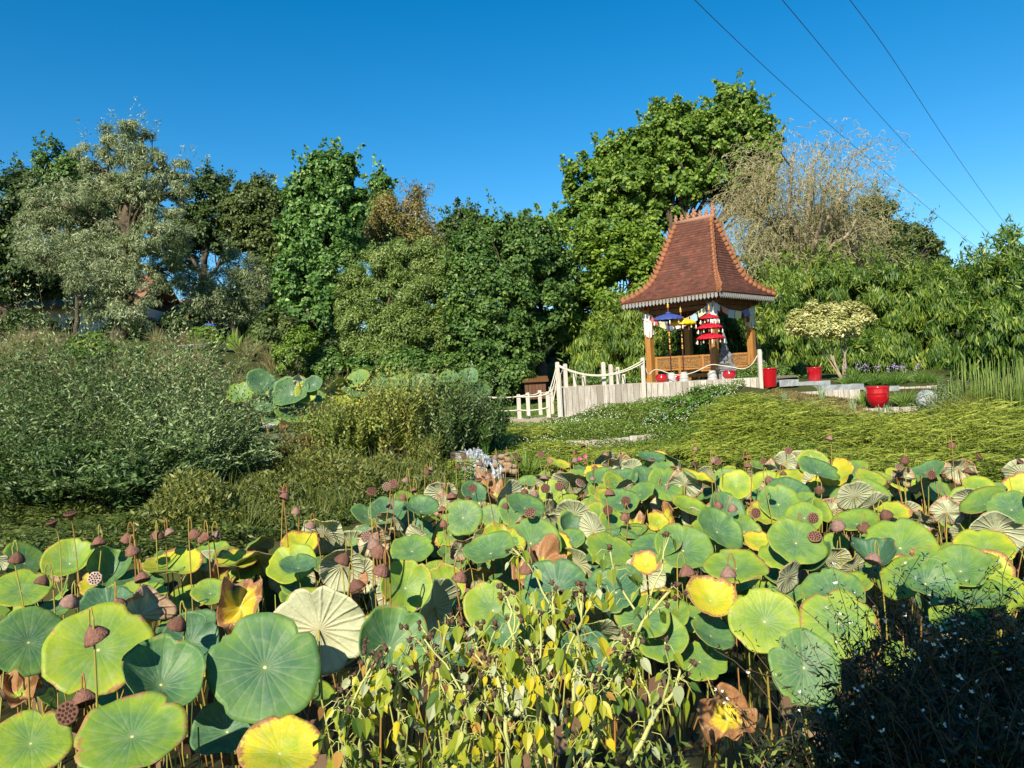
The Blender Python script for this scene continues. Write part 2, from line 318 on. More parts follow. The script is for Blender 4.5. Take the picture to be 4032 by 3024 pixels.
# ------------------------------------------------------------------ banks: mat of small leaves, heath sprays, grasses
M['mat_leaf'] = leafmat('mat_leaf', (.06, .11, .016), (.125, .20, .028), (.22, .30, .05))
M['bank_dark'] = leafmat('bank_dark', (.03, .06, .012), (.075, .11, .02), (.16, .19, .04))
M['heath'] = leafmat('heath', (.075, .11, .012), (.21, .27, .026), (.44, .47, .08), .25)
M['tawny'] = leafmat('tawny', (.10, .10, .03), (.20, .16, .06), (.33, .25, .12), .25)
M['white_petal'] = mat('white_petal', (.85, .85, .82), .6, .2, trans=.2)
M['violet_petal'] = mat('violet_petal', (.42, .32, .60), .6, .2, trans=.2)
M['pink_petal'] = mat('pink_petal', (.75, .10, .35), .6, .2, trans=.2)
cover('bank_creeper', [(-9.5, 7.0), (-5, 7.35), (-3.2, 7.75), (-2.1, 8.6), (-1.5, 9.9), (-2.6, 12), (-5, 12.2), (-10, 12)], 62000, .055, .026, M['bank_dark'], .20, .7, .75, patch=.6)
cover('bank_mat', [(-1.4, 9.8), (-.6, 11.9), (.8, 12.7), (2.2, 12.8), (3.8, 11.7), (5, 12.6), (4.9, 17.2), (5.6, 18.4), (.9, 18.1), (-.2, 17.6), (-1.2, 15.5), (-2.2, 13)], 95000, .05, .02, M['mat_leaf'], .13, .7, .7, patch=.7)
def sprays(name, poly, n, lm, Ls=(.28, .60), flow=(-.75, -.55), lift=.30, nl=9, dens=None, W=.018):
    q = scatter(n, np.asarray(poly, float)); z = hz(q[:, 0], q[:, 1]); m = len(q)
    pn = np.sin(q[:, 0]*1.6+.5)*np.sin(q[:, 1]*1.3+1)+.5*np.sin(q[:, 0]*3.9-q[:, 1]*2.7)
    B = np.stack([q[:, 0], q[:, 1], z+.05+.20*np.clip(.5+.5*pn, 0, 1)*rng.random(m)**.5], 1)
    sgn = np.where(rng.random(m) < .72, 1, -1); f = np.stack([np.full(m, flow[0])*sgn, np.full(m, flow[1]), np.full(m, lift)], 1)
    f = nrm(f+rdir(m)*.38); Lh = Ls[0]+(Ls[1]-Ls[0])*rng.random(m); mb = MB(); tn = np.clip(.45+.22*pn*.6+rng.normal(size=m)*.24, 0, 1)
    for k in range(nl):
        t = (k+.3)/nl; P = B+f*(Lh*t)[:, None]+np.array([0, 0, -.24])*(Lh*t*t)[:, None]; d = f+np.array([0, 0, -.48*t])
        sd_ = np.cross(d, [0, 0, 1.])*(1 if k % 2 else -1)
        leaves(mb, P, d+nrm(sd_)*.32, nrm(rdir(m)*.35+np.array([0, -.45, .75])), Lh/nl*2.0, W*(1-.5*t)+.004, np.clip(tn+.25*t-.1+rng.normal(size=m)*.06, 0, 1))
    return tag(mb.build(name, lm), kind='stuff')
sprays('creeping_heath', [(3.1, 12.5), (4.0, 11.75), (5.7, 9.8), (7.5, 8.4), (10, 7.6), (13, 10), (12, 14.2), (9.4, 14.6), (7.4, 14.4), (6.0, 15.1), (5.0, 16.5), (4.1, 15.6), (3.3, 13.8)], 12500, M['heath'])
sprays('creeping_heath', [(-1.0, 12.0), (.1, 12.6), (2.1, 13.0), (3.6, 12.4), (3.4, 14.7), (.9, 14.6), (-.2, 13.8)], 4200, M['heath'], (.14, .28))
sprays('creeping_heath', [(-.5, 14.6), (.7, 15.4), (.8, 17.0), (.0, 17.9), (-.8, 16.8)], 2200, M['heath'], (.12, .26))
sprays('bank_sprays', [(-9.5, 7.3), (-5, 7.6), (-3.2, 8.0), (-3.2, 9.8), (-9.5, 10.5)], 5200, M['bank_dark'], (.12, .28), W=.016)
# white daisies and violet geraniums speckling the slope
def specks(name, poly, n, r, m, h=(.10, .2), dens=None):
    q = scatter(n, np.asarray(poly, float)); z = hz(q[:, 0], q[:, 1]); k = len(q); mb = MB()
    if dens is not None:
        keep = rng.random(k) < dens(q); q, z = q[keep], z[keep]; k = len(q)
    P = np.stack([q[:, 0], q[:, 1], z+h[0]+(h[1]-h[0])*rng.random(k)], 1); N = nrm(np.array([-.15, -.7, .7])+rdir(k)*.35)
    for t in range(3):
        D = np.cross(N, rdir(k)*.2+np.array([math.cos(t*2.1), .2, math.sin(t*2.1)])); leaves(mb, P-nrm(D)*r, D, N, 2*r, r*1.2, .5)
    return tag(mb.build(name, m), kind='stuff')
pat = lambda q: .25+.75*(np.sin(q[:, 0]*1.7+2)*np.sin(q[:, 1]*2.1)+.4*np.sin(q[:, 0]*4.3) > -.2)
specks('daisy_flowers', [(.2, 15.3), (3.2, 15.2), (5.0, 17.0), (5.6, 18.3), (1.0, 18.0), (-.1, 17.4)], 900, .0095, M['white_petal'], dens=pat)
specks('daisy_flowers', [(-.8, 13.6), (.8, 13.6), (1.0, 15.1), (-.2, 15.4)], 260, .009, M['white_petal'])
specks('geranium_flowers', [(2.6, 15.6), (3.9, 15.6), (4.9, 17.2), (4.4, 18.0), (3.0, 17.2)], 70, .014, M['violet_petal'], (.16, .24))
M['geranium'] = leafmat('geranium', (.04, .095, .014), (.09, .19, .026), (.17, .28, .05))
cover('geranium_leaves', [(2.7, 16.1), (3.7, 15.8), (4.8, 17.3), (4.3, 18.0), (3.1, 17.0)], 9000, .06, .05, M['geranium'], .2, .8, .8, dens=lambda q: (np.sin(q[:, 0]*4.2)*np.sin(q[:, 1]*4.0+1) > .05)*1.0)
# thin tufted grass on the bank below the tall weeds
def tuft(mb, c, n, h, spread, w_=.008, tint=.5, droop=.5, mat=0, kind='strap'):
    a = rng.random(n)*2*np.pi; s = rng.random(n)**.7; out = np.stack([np.cos(a), np.sin(a), np.zeros(n)], 1)
    P = np.asarray(c)+out*(.12*spread*rng.random(n))[:, None]; L = h*(.6+.5*rng.random(n))
    D0 = nrm(out*(s*spread)[:, None]+np.array([0, 0, 1.])); prev = P
    for k in range(4):
        D = D0+np.array([0, 0, -droop])*(k/3.0)**1.5*s[:, None]+out*(droop*.4*(k/3.0)*s)[:, None]; D = nrm(D)
        wd = w_*(1-.22*k); S = nrm(np.cross(D, rdir(n)*.3+np.array([0, -1., .2]))); nx_ = prev+D*(L/4)[:, None]
        V = np.stack([prev-S*wd, prev+S*wd, nx_+S*wd*.75, nx_-S*wd*.75], 1).reshape(-1, 3)
        mb.add(V, np.arange(n*4).reshape(n, 4), np.clip(tint+rng.normal(size=n)*.18, 0, 1), mat); prev = nx_
M['grass'] = leafmat('grass', (.06, .10, .02), (.13, .17, .03), (.27, .25, .08), .3)
mb = MB()
for q in scatter(120, np.array([(-3.6, 8.2), (-2.2, 9.0), (-1.4, 10.4), (-.6, 12.0), (-1.3, 12.6), (-3.0, 12.0), (-4.2, 9.8)])):
    if math.hypot(q[0]+.5, q[1]-12.1) < .9: continue
    tuft(mb, g(q[0], q[1]), 22, rnd(.15, .55), .6, .005, rnd(.05, .7), .5)
tag(mb.build('bank_grass', M['grass']), kind='stuff')
mb = MB()
for q in scatter(110, np.array([(-17, 19), (-6.5, 18.5), (-4.2, 22.4), (-5, 26), (-9, 26), (-17, 27)])):
    tuft(mb, g(q[0], q[1]), 60, rnd(.5, .85), .75, .010, rnd(.2, .9), .8)
tag(mb.build('tall_grass', leafmat('tall_grass', (.08, .12, .03), (.15, .16, .05), (.24, .15, .09), .3)), kind='stuff')

cover('bank_weeds', [(-4.2, 8.3), (-2.3, 8.9), (-1.5, 10.3), (-.7, 12.0), (-1.3, 12.8), (-3.0, 12.4), (-4.6, 10.2)], 42000, .075, .022, leafmat('bank_weed_leaf', (.04, .065, .012), (.11, .14, .028), (.25, .25, .06), .25), .32, .6, .6, patch=.8, dens=lambda q: 1.0*(np.hypot(q[:, 0]+.5, q[:, 1]-12.2) > .75))
# ------------------------------------------------------------------ raised terrace, plank walls, rope fences
M['plank'] = mat('plank', rough=.85, spec=.15, tint=[(0, (.26, .24, .21)), (.5, (.43, .40, .36)), (1, (.57, .54, .49))], noise=(7, (.27, .22, .17), .75, (3.5, 3.5, .5)), bump=(30, .3))
M['post_wood'] = mat('post_wood', (.50, .47, .42), .85, .15, noise=(10, (.40, .34, .27), .6, (3, 3, .4)), bump=(30, .3))
M['rope'] = mat('rope', (.62, .58, .49), .8, .2, bump=(160, .4))
M['deck'] = mat('deck', (.50, .42, .31), .85, .15, noise=(6, (.3, .25, .18), .6), bump=(20, .3))
DZ = 2.24
WA, WB, WD = np.array([1.12, 18.4]), np.array([3.24, 18.75]), np.array([6.02, 18.5])
mb = MB(); poly = [(1.16, 18.44), (3.24, 18.79), (6.0, 18.55), (8.4, 22.0), (7.2, 25.0), (1.16, 24.6)]
k = len(poly); V = np.array([(x, y, DZ) for x, y in poly]+[(x, y, DZ-.06) for x, y in poly]); mb.V.append(V); mb.n = 2*k
mb.B.append((np.array([range(k)]), np.full(1, .5), 0, False)); ii = np.arange(k); mb.B.append((np.stack([ii+k, (ii+1) % k+k, (ii+1) % k, ii], 1), np.full(k, .5), 0, False))
tag(mb.build('terrace_floor', M['deck']), kind='structure')
def plank_wall(name, label, pts, ztop, wdt=.145, bottom=None, sag=.0, cap=False):
    mb = MB(); pts = [np.asarray(p, float) for p in pts]; allz = []
    for a, b in zip(pts[:-1], pts[1:]):
        L = np.linalg.norm(b-a); d = (b-a)/L; n = int(L/wdt); s = L/n; nv = np.array([d[1], -d[0]])
        for i in range(n):
            c = a+d*(i+.5)*s+nv*rnd(-.006, .006); zt = ztop(c) if callable(ztop) else ztop; zt += rnd(-.008, .008)
            zb = float(hz(c[0]+nv[0]*.15, c[1]+nv[1]*.15))-.25 if bottom is None else bottom
            R = np.array([[d[0], -nv[0], 0], [d[1], -nv[1], 0], [0, 0, 1.]])
            mb.box((c[0], c[1], (zt+zb)/2), (s-.010, .035, zt-zb), R, np.clip(.55+rng.normal()*.25, 0, 1))
        mid = (a+b)/2-nv*.03; zz = ztop(mid) if callable(ztop) else ztop
        R = np.array([[d[0], -nv[0], 0], [d[1], -nv[1], 0], [0, 0, 1.]])
        mb.box((mid[0], mid[1], zz-.35), (L, .02, .62), R, .05)
    return tag(mb.build(name, M['plank'], origin=(pts[0][0], pts[0][1], 1.5)), label, 'wall')
plank_wall('retaining_wall', 'tall retaining wall of pale upright planks below the pavilion', [WA, WB, WD], DZ+.01)
plank_wall('retaining_wall', 'low plank wall half buried in daisies on the slope', [(.98, 15.02), (2.4, 15.08), (3.0, 15.3)], lambda c: 1.245+.02*math.sin(c[0]*3), .15, .8)
def post(parent, p, h, s=.095, sink=.3, lean=0.0):
    mb = MB(); b = np.asarray(p, float); mb.box((b[0], b[1], b[2]+(h-sink)/2), (s, s, h+sink), rotz(rnd(-.2, .2)), .5)
    mb.box((b[0], b[1], b[2]+h+.008), (s-.02, s-.02, .016), rotz(0), .5)
    return mb.build('post', M['post_wood'], parent)
def rope(parent, a, b, sag=.05, r=.016, name='rope'):
    a, b = np.asarray(a, float), np.asarray(b, float); t = np.linspace(0, 1, 14)[:, None]; P = a+(b-a)*t; P[:, 2] -= (4*t*(1-t)*sag)[:, 0]
    mb = MB(); mb.tube(P, r, 6); return mb.build(name, M['rope'], parent)
def at_post(px, py, Y): p = at(px, py, Y); return p
# terrace front fence: posts stand before the plank wall and rise above its top
f1 = thing('rope_fence', (WA[0], WA[1], DZ), 'rope fence with tall pale posts along the top of the plank wall', 'fence')
tops = []
for px, py, Y, zb in ((2194, 1428, 18.3, 1.6), (2374, 1428, 18.62, 2.1), (2529, 1411, 18.66, 1.75)):
    p = at(px, py, Y); b = np.array([p[0], p[1], zb]); post(f1, b, p[2]-zb); tops.append(p)
p = at(2989, 1378, 18.42); post(f1, (p[0], p[1], 2.0), p[2]-2.0, .085); tops.append(p)
d = np.array([0, -.06, -.05])
rope(f1, tops[0]+d, tops[2]+d, .30); rope(f1, tops[0]+d+np.array([0, 0, -.03]), tops[2]+d+np.array([0, 0, -.06]), .28)
q0 = at(2597, 1485, 18.9); q1 = at(2556, 1455, 19.0); q2 = at(2720, 1475, 18.9); q3 = at(2800, 1433, 18.9)
mb = MB(); pts = [tops[2]+d+np.array([.05, .1, -.1]), at(2553, 1484, 18.75), at(2566, 1460, 18.9), at(2590, 1452, 19), at(2620, 1466, 19), at(2660, 1478, 18.9), at(2700, 1476, 18.9), at(2745, 1462, 18.9), at(2800, 1431, 18.9), at(2840, 1440, 18.9), at(2890, 1446, 18.8), at(2925, 1456, 18.7), at(2960, 1440, 18.5), at(2982, 1400, 18.45)]
pts = np.array(pts); tq = np.linspace(0, len(pts)-1, 80); ps = np.stack([np.interp(tq, range(len(pts)), pts[:, c_]) for c_ in range(3)], 1)
for _ in range(9): ps[1:-1] = (ps[:-2]+ps[1:-1]*2+ps[2:])/4
mb.tube(ps, .011, 6); mb.build('rope', M['rope'], f1)
f2 = thing('rope_fence', at(2250, 1525, 20.2), 'line of thin posts running back from the stair head', 'fence'); prev = None
for px, py, Y in ((2224, 1435, 19.4), (2262, 1463, 20.8), (2297, 1480, 22.2), (2330, 1496, 23.6)):
    p = at(px, py, Y); post(f2, (p[0], p[1], DZ), max(.12, p[2]-DZ), .09, .1)
    p = p-np.array([0, 0, .03])
    if prev is not None: rope(f2, prev, p, .08)
    prev = p
f3 = thing('rope_fence', at(2410, 1525, 20.2), 'line of thin posts running back before the bamboo', 'fence'); prev = None
for px, py, Y in ((2403, 1437, 19.6), (2431, 1447, 20.9), (2455, 1475, 22.3)):
    p = at(px, py, Y); post(f3, (p[0], p[1], DZ), max(.12, p[2]-DZ), .09, .1)
    p = p-np.array([0, 0, .03])
    if prev is not None: rope(f3, prev, p, .08)
    prev = p
# bridge: path slab, kerb board, near and far rope rails, stair rope rails
brz = 1.53
mb = MB(); poly = [(-1.3, 18.55), (1.12, 18.25), (1.5, 19.0), (1.4, 20.6), (-1.3, 19.9)]; k = len(poly)
V = np.array([(x, y, brz) for x, y in poly]+[(x, y, brz-.12) for x, y in poly]); mb.V.append(V); mb.n = 2*k; ii = np.arange(k)
mb.B.append((np.array([range(k)]), np.full(1, .5), 0, False)); mb.B.append((np.stack([ii+k, (ii+1) % k+k, (ii+1) % k, ii], 1), np.full(k, .5), 0, False))
tag(mb.build('path', mat('pale_path', (.62, .52, .40), .9, .1, noise=(5, (.45, .37, .28), .6))), kind='structure')
mb = MB(); mb.box((-.1, 18.32, 1.49), (2.7, .06, .13), rotz(-.11), .1); tag(mb.build('kerb_board', M['plank'], origin=(-.1, 18.3, 1.45)), 'grey edging board along the near side of the bridge', 'board')
def rail(label, pl, zb, hts, levels):
    f = thing('rope_fence', at(*pl[0]), label, 'fence'); tp = []
    for (px, py, Y) in pl:
        p = at(px, py, Y); post(f, (p[0], p[1], zb), p[2]-zb, .095, .2); tp.append(p)
    for a, b in zip(tp[:-1], tp[1:]):
        for lv in levels: rope(f, (a[0], a[1]-.05, a[2]-lv), (b[0], b[1]-.05, b[2]-lv), .035)
    return f, tp
f4, tpn = rail('near rope rail of the bridge with three stout posts', [(1880, 1551, 18.45), (2041, 1555, 18.4), (2157, 1544, 18.3)], brz, 0, (.04, .36))
f5, tpf = rail('far rope rail of the bridge beside the mown lawn', [(2078, 1548, 20.2), (2124, 1539, 20.4), (2170, 1534, 20.5)], brz, 0, (.04,))
rope(f5, tpf[0]-np.array([1.4, 0, .02]), tpf[0]-np.array([0, .05, .04]), .06)
f6 = thing('stair_rail', at(2165, 1650, 18.4), 'pair of sloping ropes climbing from the bridge to the terrace', 'rail')
for k, (dx, dz) in enumerate(((0, 0), (.06, -.05), (.10, -.22))):
    rope(f6, tpn[2]+np.array([dx, -.05, -.05+dz]), tops[0]+np.array([dx*.4-.02, -.05, -.06+dz*.3]), .05, .014)
rope(f6, tpf[2]+np.array([0, 0, -.05]), at(2222, 1440, 19.3), .05, .014)
for pp in ((2199, 1550, 18.9), (2203, 1470, 18.3)): p = at(*pp); post(f6, (p[0], p[1], 1.5), p[2]-1.5, .06)

# ------------------------------------------------------------------ pavilion
PC = np.array([5.42, 21.9]); e1 = np.array([.7071, -.7071, 0]); e2 = np.array([.7071, .7071, 0]); PM = np.stack([e1, e2, [0, 0, 1.]], 1)
def PW(p, q, z): return np.array([PC[0], PC[1], DZ])+PM @ np.array([p, q, z])
M['honey'] = mat('honey', (.36, .17, .04), .55, .35, noise=(6, (.20, .085, .022), .7, (4, 4, .5)), bump=(25, .25))
M['dark_wood'] = mat('dark_wood', (.16, .075, .03), .7, .25, noise=(6, (.09, .04, .015), .6), bump=(20, .3))
M['tile'] = mat('tile', rough=.8, spec=.2, tint=[(0, (.075, .030, .022)), (.5, (.135, .048, .033)), (1, (.20, .078, .054))], noise=(3.5, (.075, .042, .03), .65), bump=(40, .25))
M['terracotta'] = mat('terracotta', (.30, .125, .062), .8, .2, noise=(14, (.20, .085, .045), .7), bump=(40, .3))
M['crest'] = mat('crest', (.34, .18, .12), .85, .15, noise=(20, (.30, .16, .10), .7), bump=(30, .5))
M['carved'] = mat('carved', (.26, .14, .045), .65, .25, noise=(22, (.17, .085, .03), .8), bump=(28, 1.0))
M['grey_paint'] = mat('grey_paint', (.27, .27, .265), .7, .2, noise=(30, (.17, .17, .17), .6))
M['teardrop'] = mat('teardrop', (.12, .04, .02), .8, .2)
pav = thing('pavilion', (PC[0], PC[1], DZ), 'open wooden pavilion with a tall flared red tile roof', 'pavilion')
hs_ = 1.025
for sp, sq in ((1, -1), (1, 1), (-1, 1), (-1, -1)):
    mb = MB(); mb.box(PW(sp*hs_, sq*hs_, 1.12), (.175, .175, 2.24), PM); mb.box(PW(sp*hs_, sq*hs_, .06), (.20, .20, .12), PM); mb.build('post', M['honey'], pav)
for (a, b, ax) in (((1, -1), (-1, -1), 0), ((1, 1), (-1, 1), 0), ((1, -1), (1, 1), 1), ((-1, -1), (-1, 1), 1)):
    mb = MB(); mid = ((a[0]+b[0])/2*hs_, (a[1]+b[1])/2*hs_)
    ln = 2*hs_+.5; mb.box(PW(*mid, 2.12+.002*ax), (ln, .11, .17) if ax == 0 else (.11, ln, .17), PM)
    ln -= .1; mb.box(PW(*mid, 1.955+.002*ax), (ln-.5, .07, .11) if ax == 0 else (.07, ln-.5, .11), PM)
    for s in (-1, 1):          # curved brackets beside each post
        for t in np.linspace(0, 1, 5):
            off = s*(hs_-.12-.28*t); z = 1.62+.28*t**.6
            pp = (off, mid[1]) if ax == 0 else (mid[0], off); mb.box(PW(*pp, z), (.085, .06, .12), PM, .4)
    mb.build('beam', M['dark_wood'], pav)
mb = MB()
for s in np.linspace(-1.2, 1.2, 9):
    mb.box(PW(s, 0, 2.26), (.05, 3.0, .07), PM, .5)
mb.build('rafters', M['dark_wood'], pav)
EV, EH, RH = 1.545, 2.29, 4.50
PR = np.array([(0, 0), (.18, .052), (.36, .125), (.50, .205), (.60, .31), (.70, .47), (.80, .645), (.90, .82), (1, 1.)])
def prof(t): 
    tt = np.linspace(0, 1, len(PR)); return np.interp(t, tt, PR[:, 0]), np.interp(t, tt, PR[:, 1])
# resample the profile by length
_t = np.linspace(0, 1, 400); _a, _h = prof(_t); _s = np.concatenate([[0], np.cumsum(np.hypot(np.diff(_a)*1.5, np.diff(_h)*(RH-EH)))]); _s /= _s[-1]
def rp(s): t = np.interp(s, _s, _t); return prof(t)
def ring(s, lift=0.0):
    a, h = rp(s); P = EV+(.57-EV)*a+lift; Q = EV+(.05-EV)*a+lift; return P, Q, EH+(RH-EH)*h
roof = None; mb = MB(); NR = 34
for r in range(NR):
    s0, s1 = r/NR, (r+1)/NR; P0, Q0, z0 = ring(s0, .016); P1, Q1, z1 = ring(s1, .0)
    z0 += .012
    for (A0, B0, A1, B1) in ((( P0, -Q0), (-P0, -Q0), (P1, -Q1), (-P1, -Q1)), ((P0, Q0), (P0, -Q0), (P1, Q1), (P1, -Q1)), ((-P0, Q0), (P0, Q0), (-P1, Q1), (P1, Q1)), ((-P0, -Q0), (-P0, Q0), (-P1, -Q1), (-P1, Q1))):
        A0, B0, A1, B1 = map(np.array, (A0, B0, A1, B1)); n = max(2, int(np.linalg.norm(B0-A0)/.135)); off = .5*(r % 2)
        cut = [0]+[(k+off)/n for k in range(1 if off == 0 else 0, n) if 0 < (k+off)/n < 1]+[1]
        for u, v in zip(cut[:-1], cut[1:]):
            e = .004
            q = [PW(*(A0+(B0-A0)*(u)), z0+e*rnd(-1, 1)), PW(*(A0+(B0-A0)*v), z0+e*rnd(-1, 1)), PW(*(A1+(B1-A1)*v), z1), PW(*(A1+(B1-A1)*u), z1)]
            q += [q[0]-np.array([0, 0, .024]), q[1]-np.array([0, 0, .024])]
            mb.add(q, [[1, 0, 3, 2], [0, 1, 5, 4]], np.clip(.5+rng.normal()*.2, 0, 1))
roof = mb.build('roof', M['tile'], pav)
mb = MB()
P0, Q0, z0 = ring(0, -.02)
for (a, b) in (((P0, -Q0), (-P0, -Q0)), ((P0, Q0), (P0, -Q0)), ((-P0, Q0), (P0, Q0)), ((-P0, -Q0), (-P0, Q0))):
    sgn = .62; q = [PW(*a, z0-.035), PW(*b, z0-.035), PW(b[0]*sgn, b[1]*sgn, z0+.10), PW(a[0]*sgn, a[1]*sgn, z0+.10)]
    mb.add(q, [[0, 1, 2, 3]], .5)
mb.build('soffit', M['dark_wood'], pav)
mb = MB(); fb = MB()
for k, (a, b) in enumerate((((P0, -Q0), (-P0, -Q0)), ((P0, Q0), (P0, -Q0)), ((-P0, Q0), (P0, Q0)), ((-P0, -Q0), (-P0, Q0)))):
    a, b = np.array(a), np.array(b); L = np.linalg.norm(b-a); d = (b-a)/L; n = 27; D3 = PM @ np.array([d[0], d[1], 0]); nv = PM @ np.array([-d[1], d[0], 0]); cen = (a+b)/2
    if np.dot(nv, PM @ np.array([cen[0], cen[1], 0])) < 0: nv = -nv
    Mx = np.stack([D3, nv, [0, 0, 1.]], 1); w_ = L/n
    mid = PW(*cen, z0-.035); fb.box(mid, (L-.05, .035, .05), Mx, .4)
    for i in range(n):
        c = PW(*(a+d*(i+.5)*w_), z0-.062)+nv*.022
        mb.prism([(-w_*.3, .01), (w_*.3, .01), (w_*.4, -.05), (w_*.36, -.085), (w_*.16, -.11), (0, -.13), (-w_*.16, -.11), (-w_*.36, -.085), (-w_*.36, -.05)], -.008, .008, Mx, c, .5)
mb.build('valance', M['grey_paint'], pav); fb.build('fascia', M['dark_wood'], pav)
for (sp, sq) in ((1, -1), (1, 1), (-1, 1), (-1, -1)):
    mb = MB(); n = 20; pts = []
    for i in range(n+1):
        P, Q, z = ring(i/n*.985+.005, .012); pts.append(PW(sp*P, sq*Q, z+.02))
    pts = np.array(pts)
    for i in range(n):
        a, b = pts[i], pts[i+1]; mb.tube([a-(b-a)*.08, a+(b-a)*.3, b], [.078, .072, .062], 8, .5)
        dirv = nrm(b-a); out = PM @ nrm(np.array([sp, sq, 0])); nv = nrm(out-dirv*out.dot(dirv)); side = np.cross(dirv, nv)
        Mx = np.stack([nv, side, dirv], 1); c = a+(b-a)*.5+nv*.05
        if i < n-1: mb.prism([(0, -.045), (.035, -.05), (.065, -.02), (.085, .02), (.115, .05), (.095, .066), (.06, .055), (.03, .04), (0, .045)], -.016, .016, Mx, c, .6)
        if 4 < i < n-1:
            mb.prism([(.0, .035), (.012, -.005), (.016, -.025), (0, -.04), (-.016, -.025), (-.012, -.005)], -.012, .012, np.stack([side, nv, dirv], 1), a+(b-a)*.42+nv*.078, .5, 1)
    mb.build('hip_ridge', [M['terracotta'], M['teardrop']], roof)
mb = MB(); zr = RH+.05
mb.tube([PW(-.68, 0, zr), PW(.68, 0, zr)], .075, 8)
for i, x in enumerate(np.linspace(-.6, .6, 7)):
    s = 1.1 if i in (3, 6) else .8
    for k, (dx, dz, r) in enumerate(((0, .07, .07), (-.05, .13, .05), (.05, .13, .05), (0, .17, .06), (.035, .215, .04), (-.02, .235, .035), (.0, .275, .022))):
        mb.ball(PW(x+dx*s, 0, zr+.02+dz*s), (r*s*.8, r*s*.8, r*s), 8, .5)
mb.build('crest', M['crest'], roof)
# carved bench inside, facing the terrace edge
bA, bB = np.array([4.1, 21.75]), np.array([6.72, 21.75]); bd = (bB-bA)/np.linalg.norm(bB-bA)
bench = thing('carved_bench', (bA[0], bA[1], DZ), 'long carved timber bench inside the pavilion', 'bench')
mb = MB(); L = np.linalg.norm(bB-bA); mc = (bA+bB)/2; B3 = np.stack([[bd[0], bd[1], 0], [-bd[1], bd[0], 0], [0, 0, 1.]], 1)
for z in (.68, .33): mb.box((mc[0], mc[1], DZ+z), (L, .06, .05), B3)
n = 4
for i in range(n+1): c = bA+bd*L*i/n; mb.box((c[0], c[1]-.004, DZ+.36), (.07, .07, .70), B3)
mb.build('back_frame', M['honey'], bench)
for i in range(n):
    mb = MB(); c = bA+bd*L*(i+.5)/n; w_ = L/n-.075; mb.box((c[0], c[1], DZ+.505), (w_, .03, .295), B3)
    for k in range(26):      # carved foliage in relief
        a, b = rnd(-.42, .42)*w_, rnd(-.1, .1); mb.ball((c[0]+bd[0]*a, c[1]-.016, DZ+.505+b), (rnd(.015, .035), .012, rnd(.012, .03)), 6)
    for s in (-1, 1): mb.box((c[0], c[1]-.012, DZ+.505+s*.128), (w_-.04, .03, .022), B3); mb.box((c[0]+s*(w_/2-.02), c[1]-.012, DZ+.505), (.022, .03, .27), B3)
    mb.build('carved_panel', M['carved'], bench)
mb = MB(); mb.box((mc[0]+.25, mc[1]-.28, DZ+.26), (L*.62, .46, .05), B3); mb.build('seat', M['honey'], bench)
for x in (-.35, .95): mb = MB(); mb.box((mc[0]+x, mc[1]-.4, DZ+.117), (.13, .10, .233), B3); mb.build('leg', M['honey'], bench)
mb = MB(); mb.box((mc[0]+.1, mc[1]-.62, DZ+.13), (L*.7, .10, .10), B3); mb.build('footrail', M['honey'], bench)

# prayer flags strung under the eaves, and cloths tied round the post tops
FC = {'white': (.74, .73, .72), 'red': (.60, .13, .13), 'pink': (.68, .32, .30), 'blue': (.20, .22, .48), 'sky': (.42, .58, .66), 'yellow': (.72, .72, .46)}
for k_, c_ in FC.items(): M['cloth_'+k_] = mat('cloth_'+k_, c_, .85, .1, trans=.25)
def bunting(label, pts, cols, w_=.155, h=.20):
    o = thing('prayer_flags', pts[0], label, 'flags'); P = np.array(pts, float); seg = np.concatenate([[0], np.cumsum(np.linalg.norm(np.diff(P, axis=0), axis=1))]); T = seg[-1]
    def pos(s): return np.array([np.interp(s, seg, P[:, i]) for i in range(3)])
    mb = MB(); mb.tube(P, .006, 4); mb.build('cord', M['rope'], o); n = len(cols); st = T/n
    for i, cn in enumerate(cols):
        if cn is None: continue
        a, b = pos(i*st+st*.06), pos((i+1)*st-st*.06); dn = np.array([rnd(-.25, .25), rnd(-.35, .1), -1.]); hh = h*rnd(.85, 1.1); g_ = 5; V = []
        for r in range(g_):
            for c in range(g_):
                p = a+(b-a)*c/(g_-1)+nrm(dn)*hh*r/(g_-1)+np.array([.0, .02*math.sin(c*1.6+i+r*.5)*r/(g_-1), 0]); V.append(p)
        V = np.array(V); F = [[r*g_+c, r*g_+c+1, (r+1)*g_+c+1, (r+1)*g_+c] for r in range(g_-1) for c in range(g_-1)]
        mb = MB(); mb.add(V, F, .5, 0, True); mb.build('flag', M['cloth_'+cn], o)
    return o
lt, ft, rt = PW(-1.13, -1.13, 1.98), PW(1.13, -1.13, 2.05), PW(1.13, 1.13, 2.02)
mid = (lt+ft)/2-np.array([0, 0, .40]); m1 = lt*.7+ft*.3-np.array([0, 0, .34]); m2 = lt*.3+ft*.7-np.array([0, 0, .28])
bunting('string of prayer flags sagging behind the blue and yellow parasols', [lt, m1, mid, m2, ft], ['white', 'red', 'yellow', 'blue', 'white', 'pink', 'sky', 'yellow', 'blue'])
n1 = ft*.66+rt*.34-np.array([0, 0, .17]); n2 = ft*.33+rt*.67-np.array([0, 0, .19])
bunting('string of prayer flags above the kneeling statue', [ft, n1, n2, rt], ['white', 'pink', 'sky', 'yellow', 'blue', 'white'])
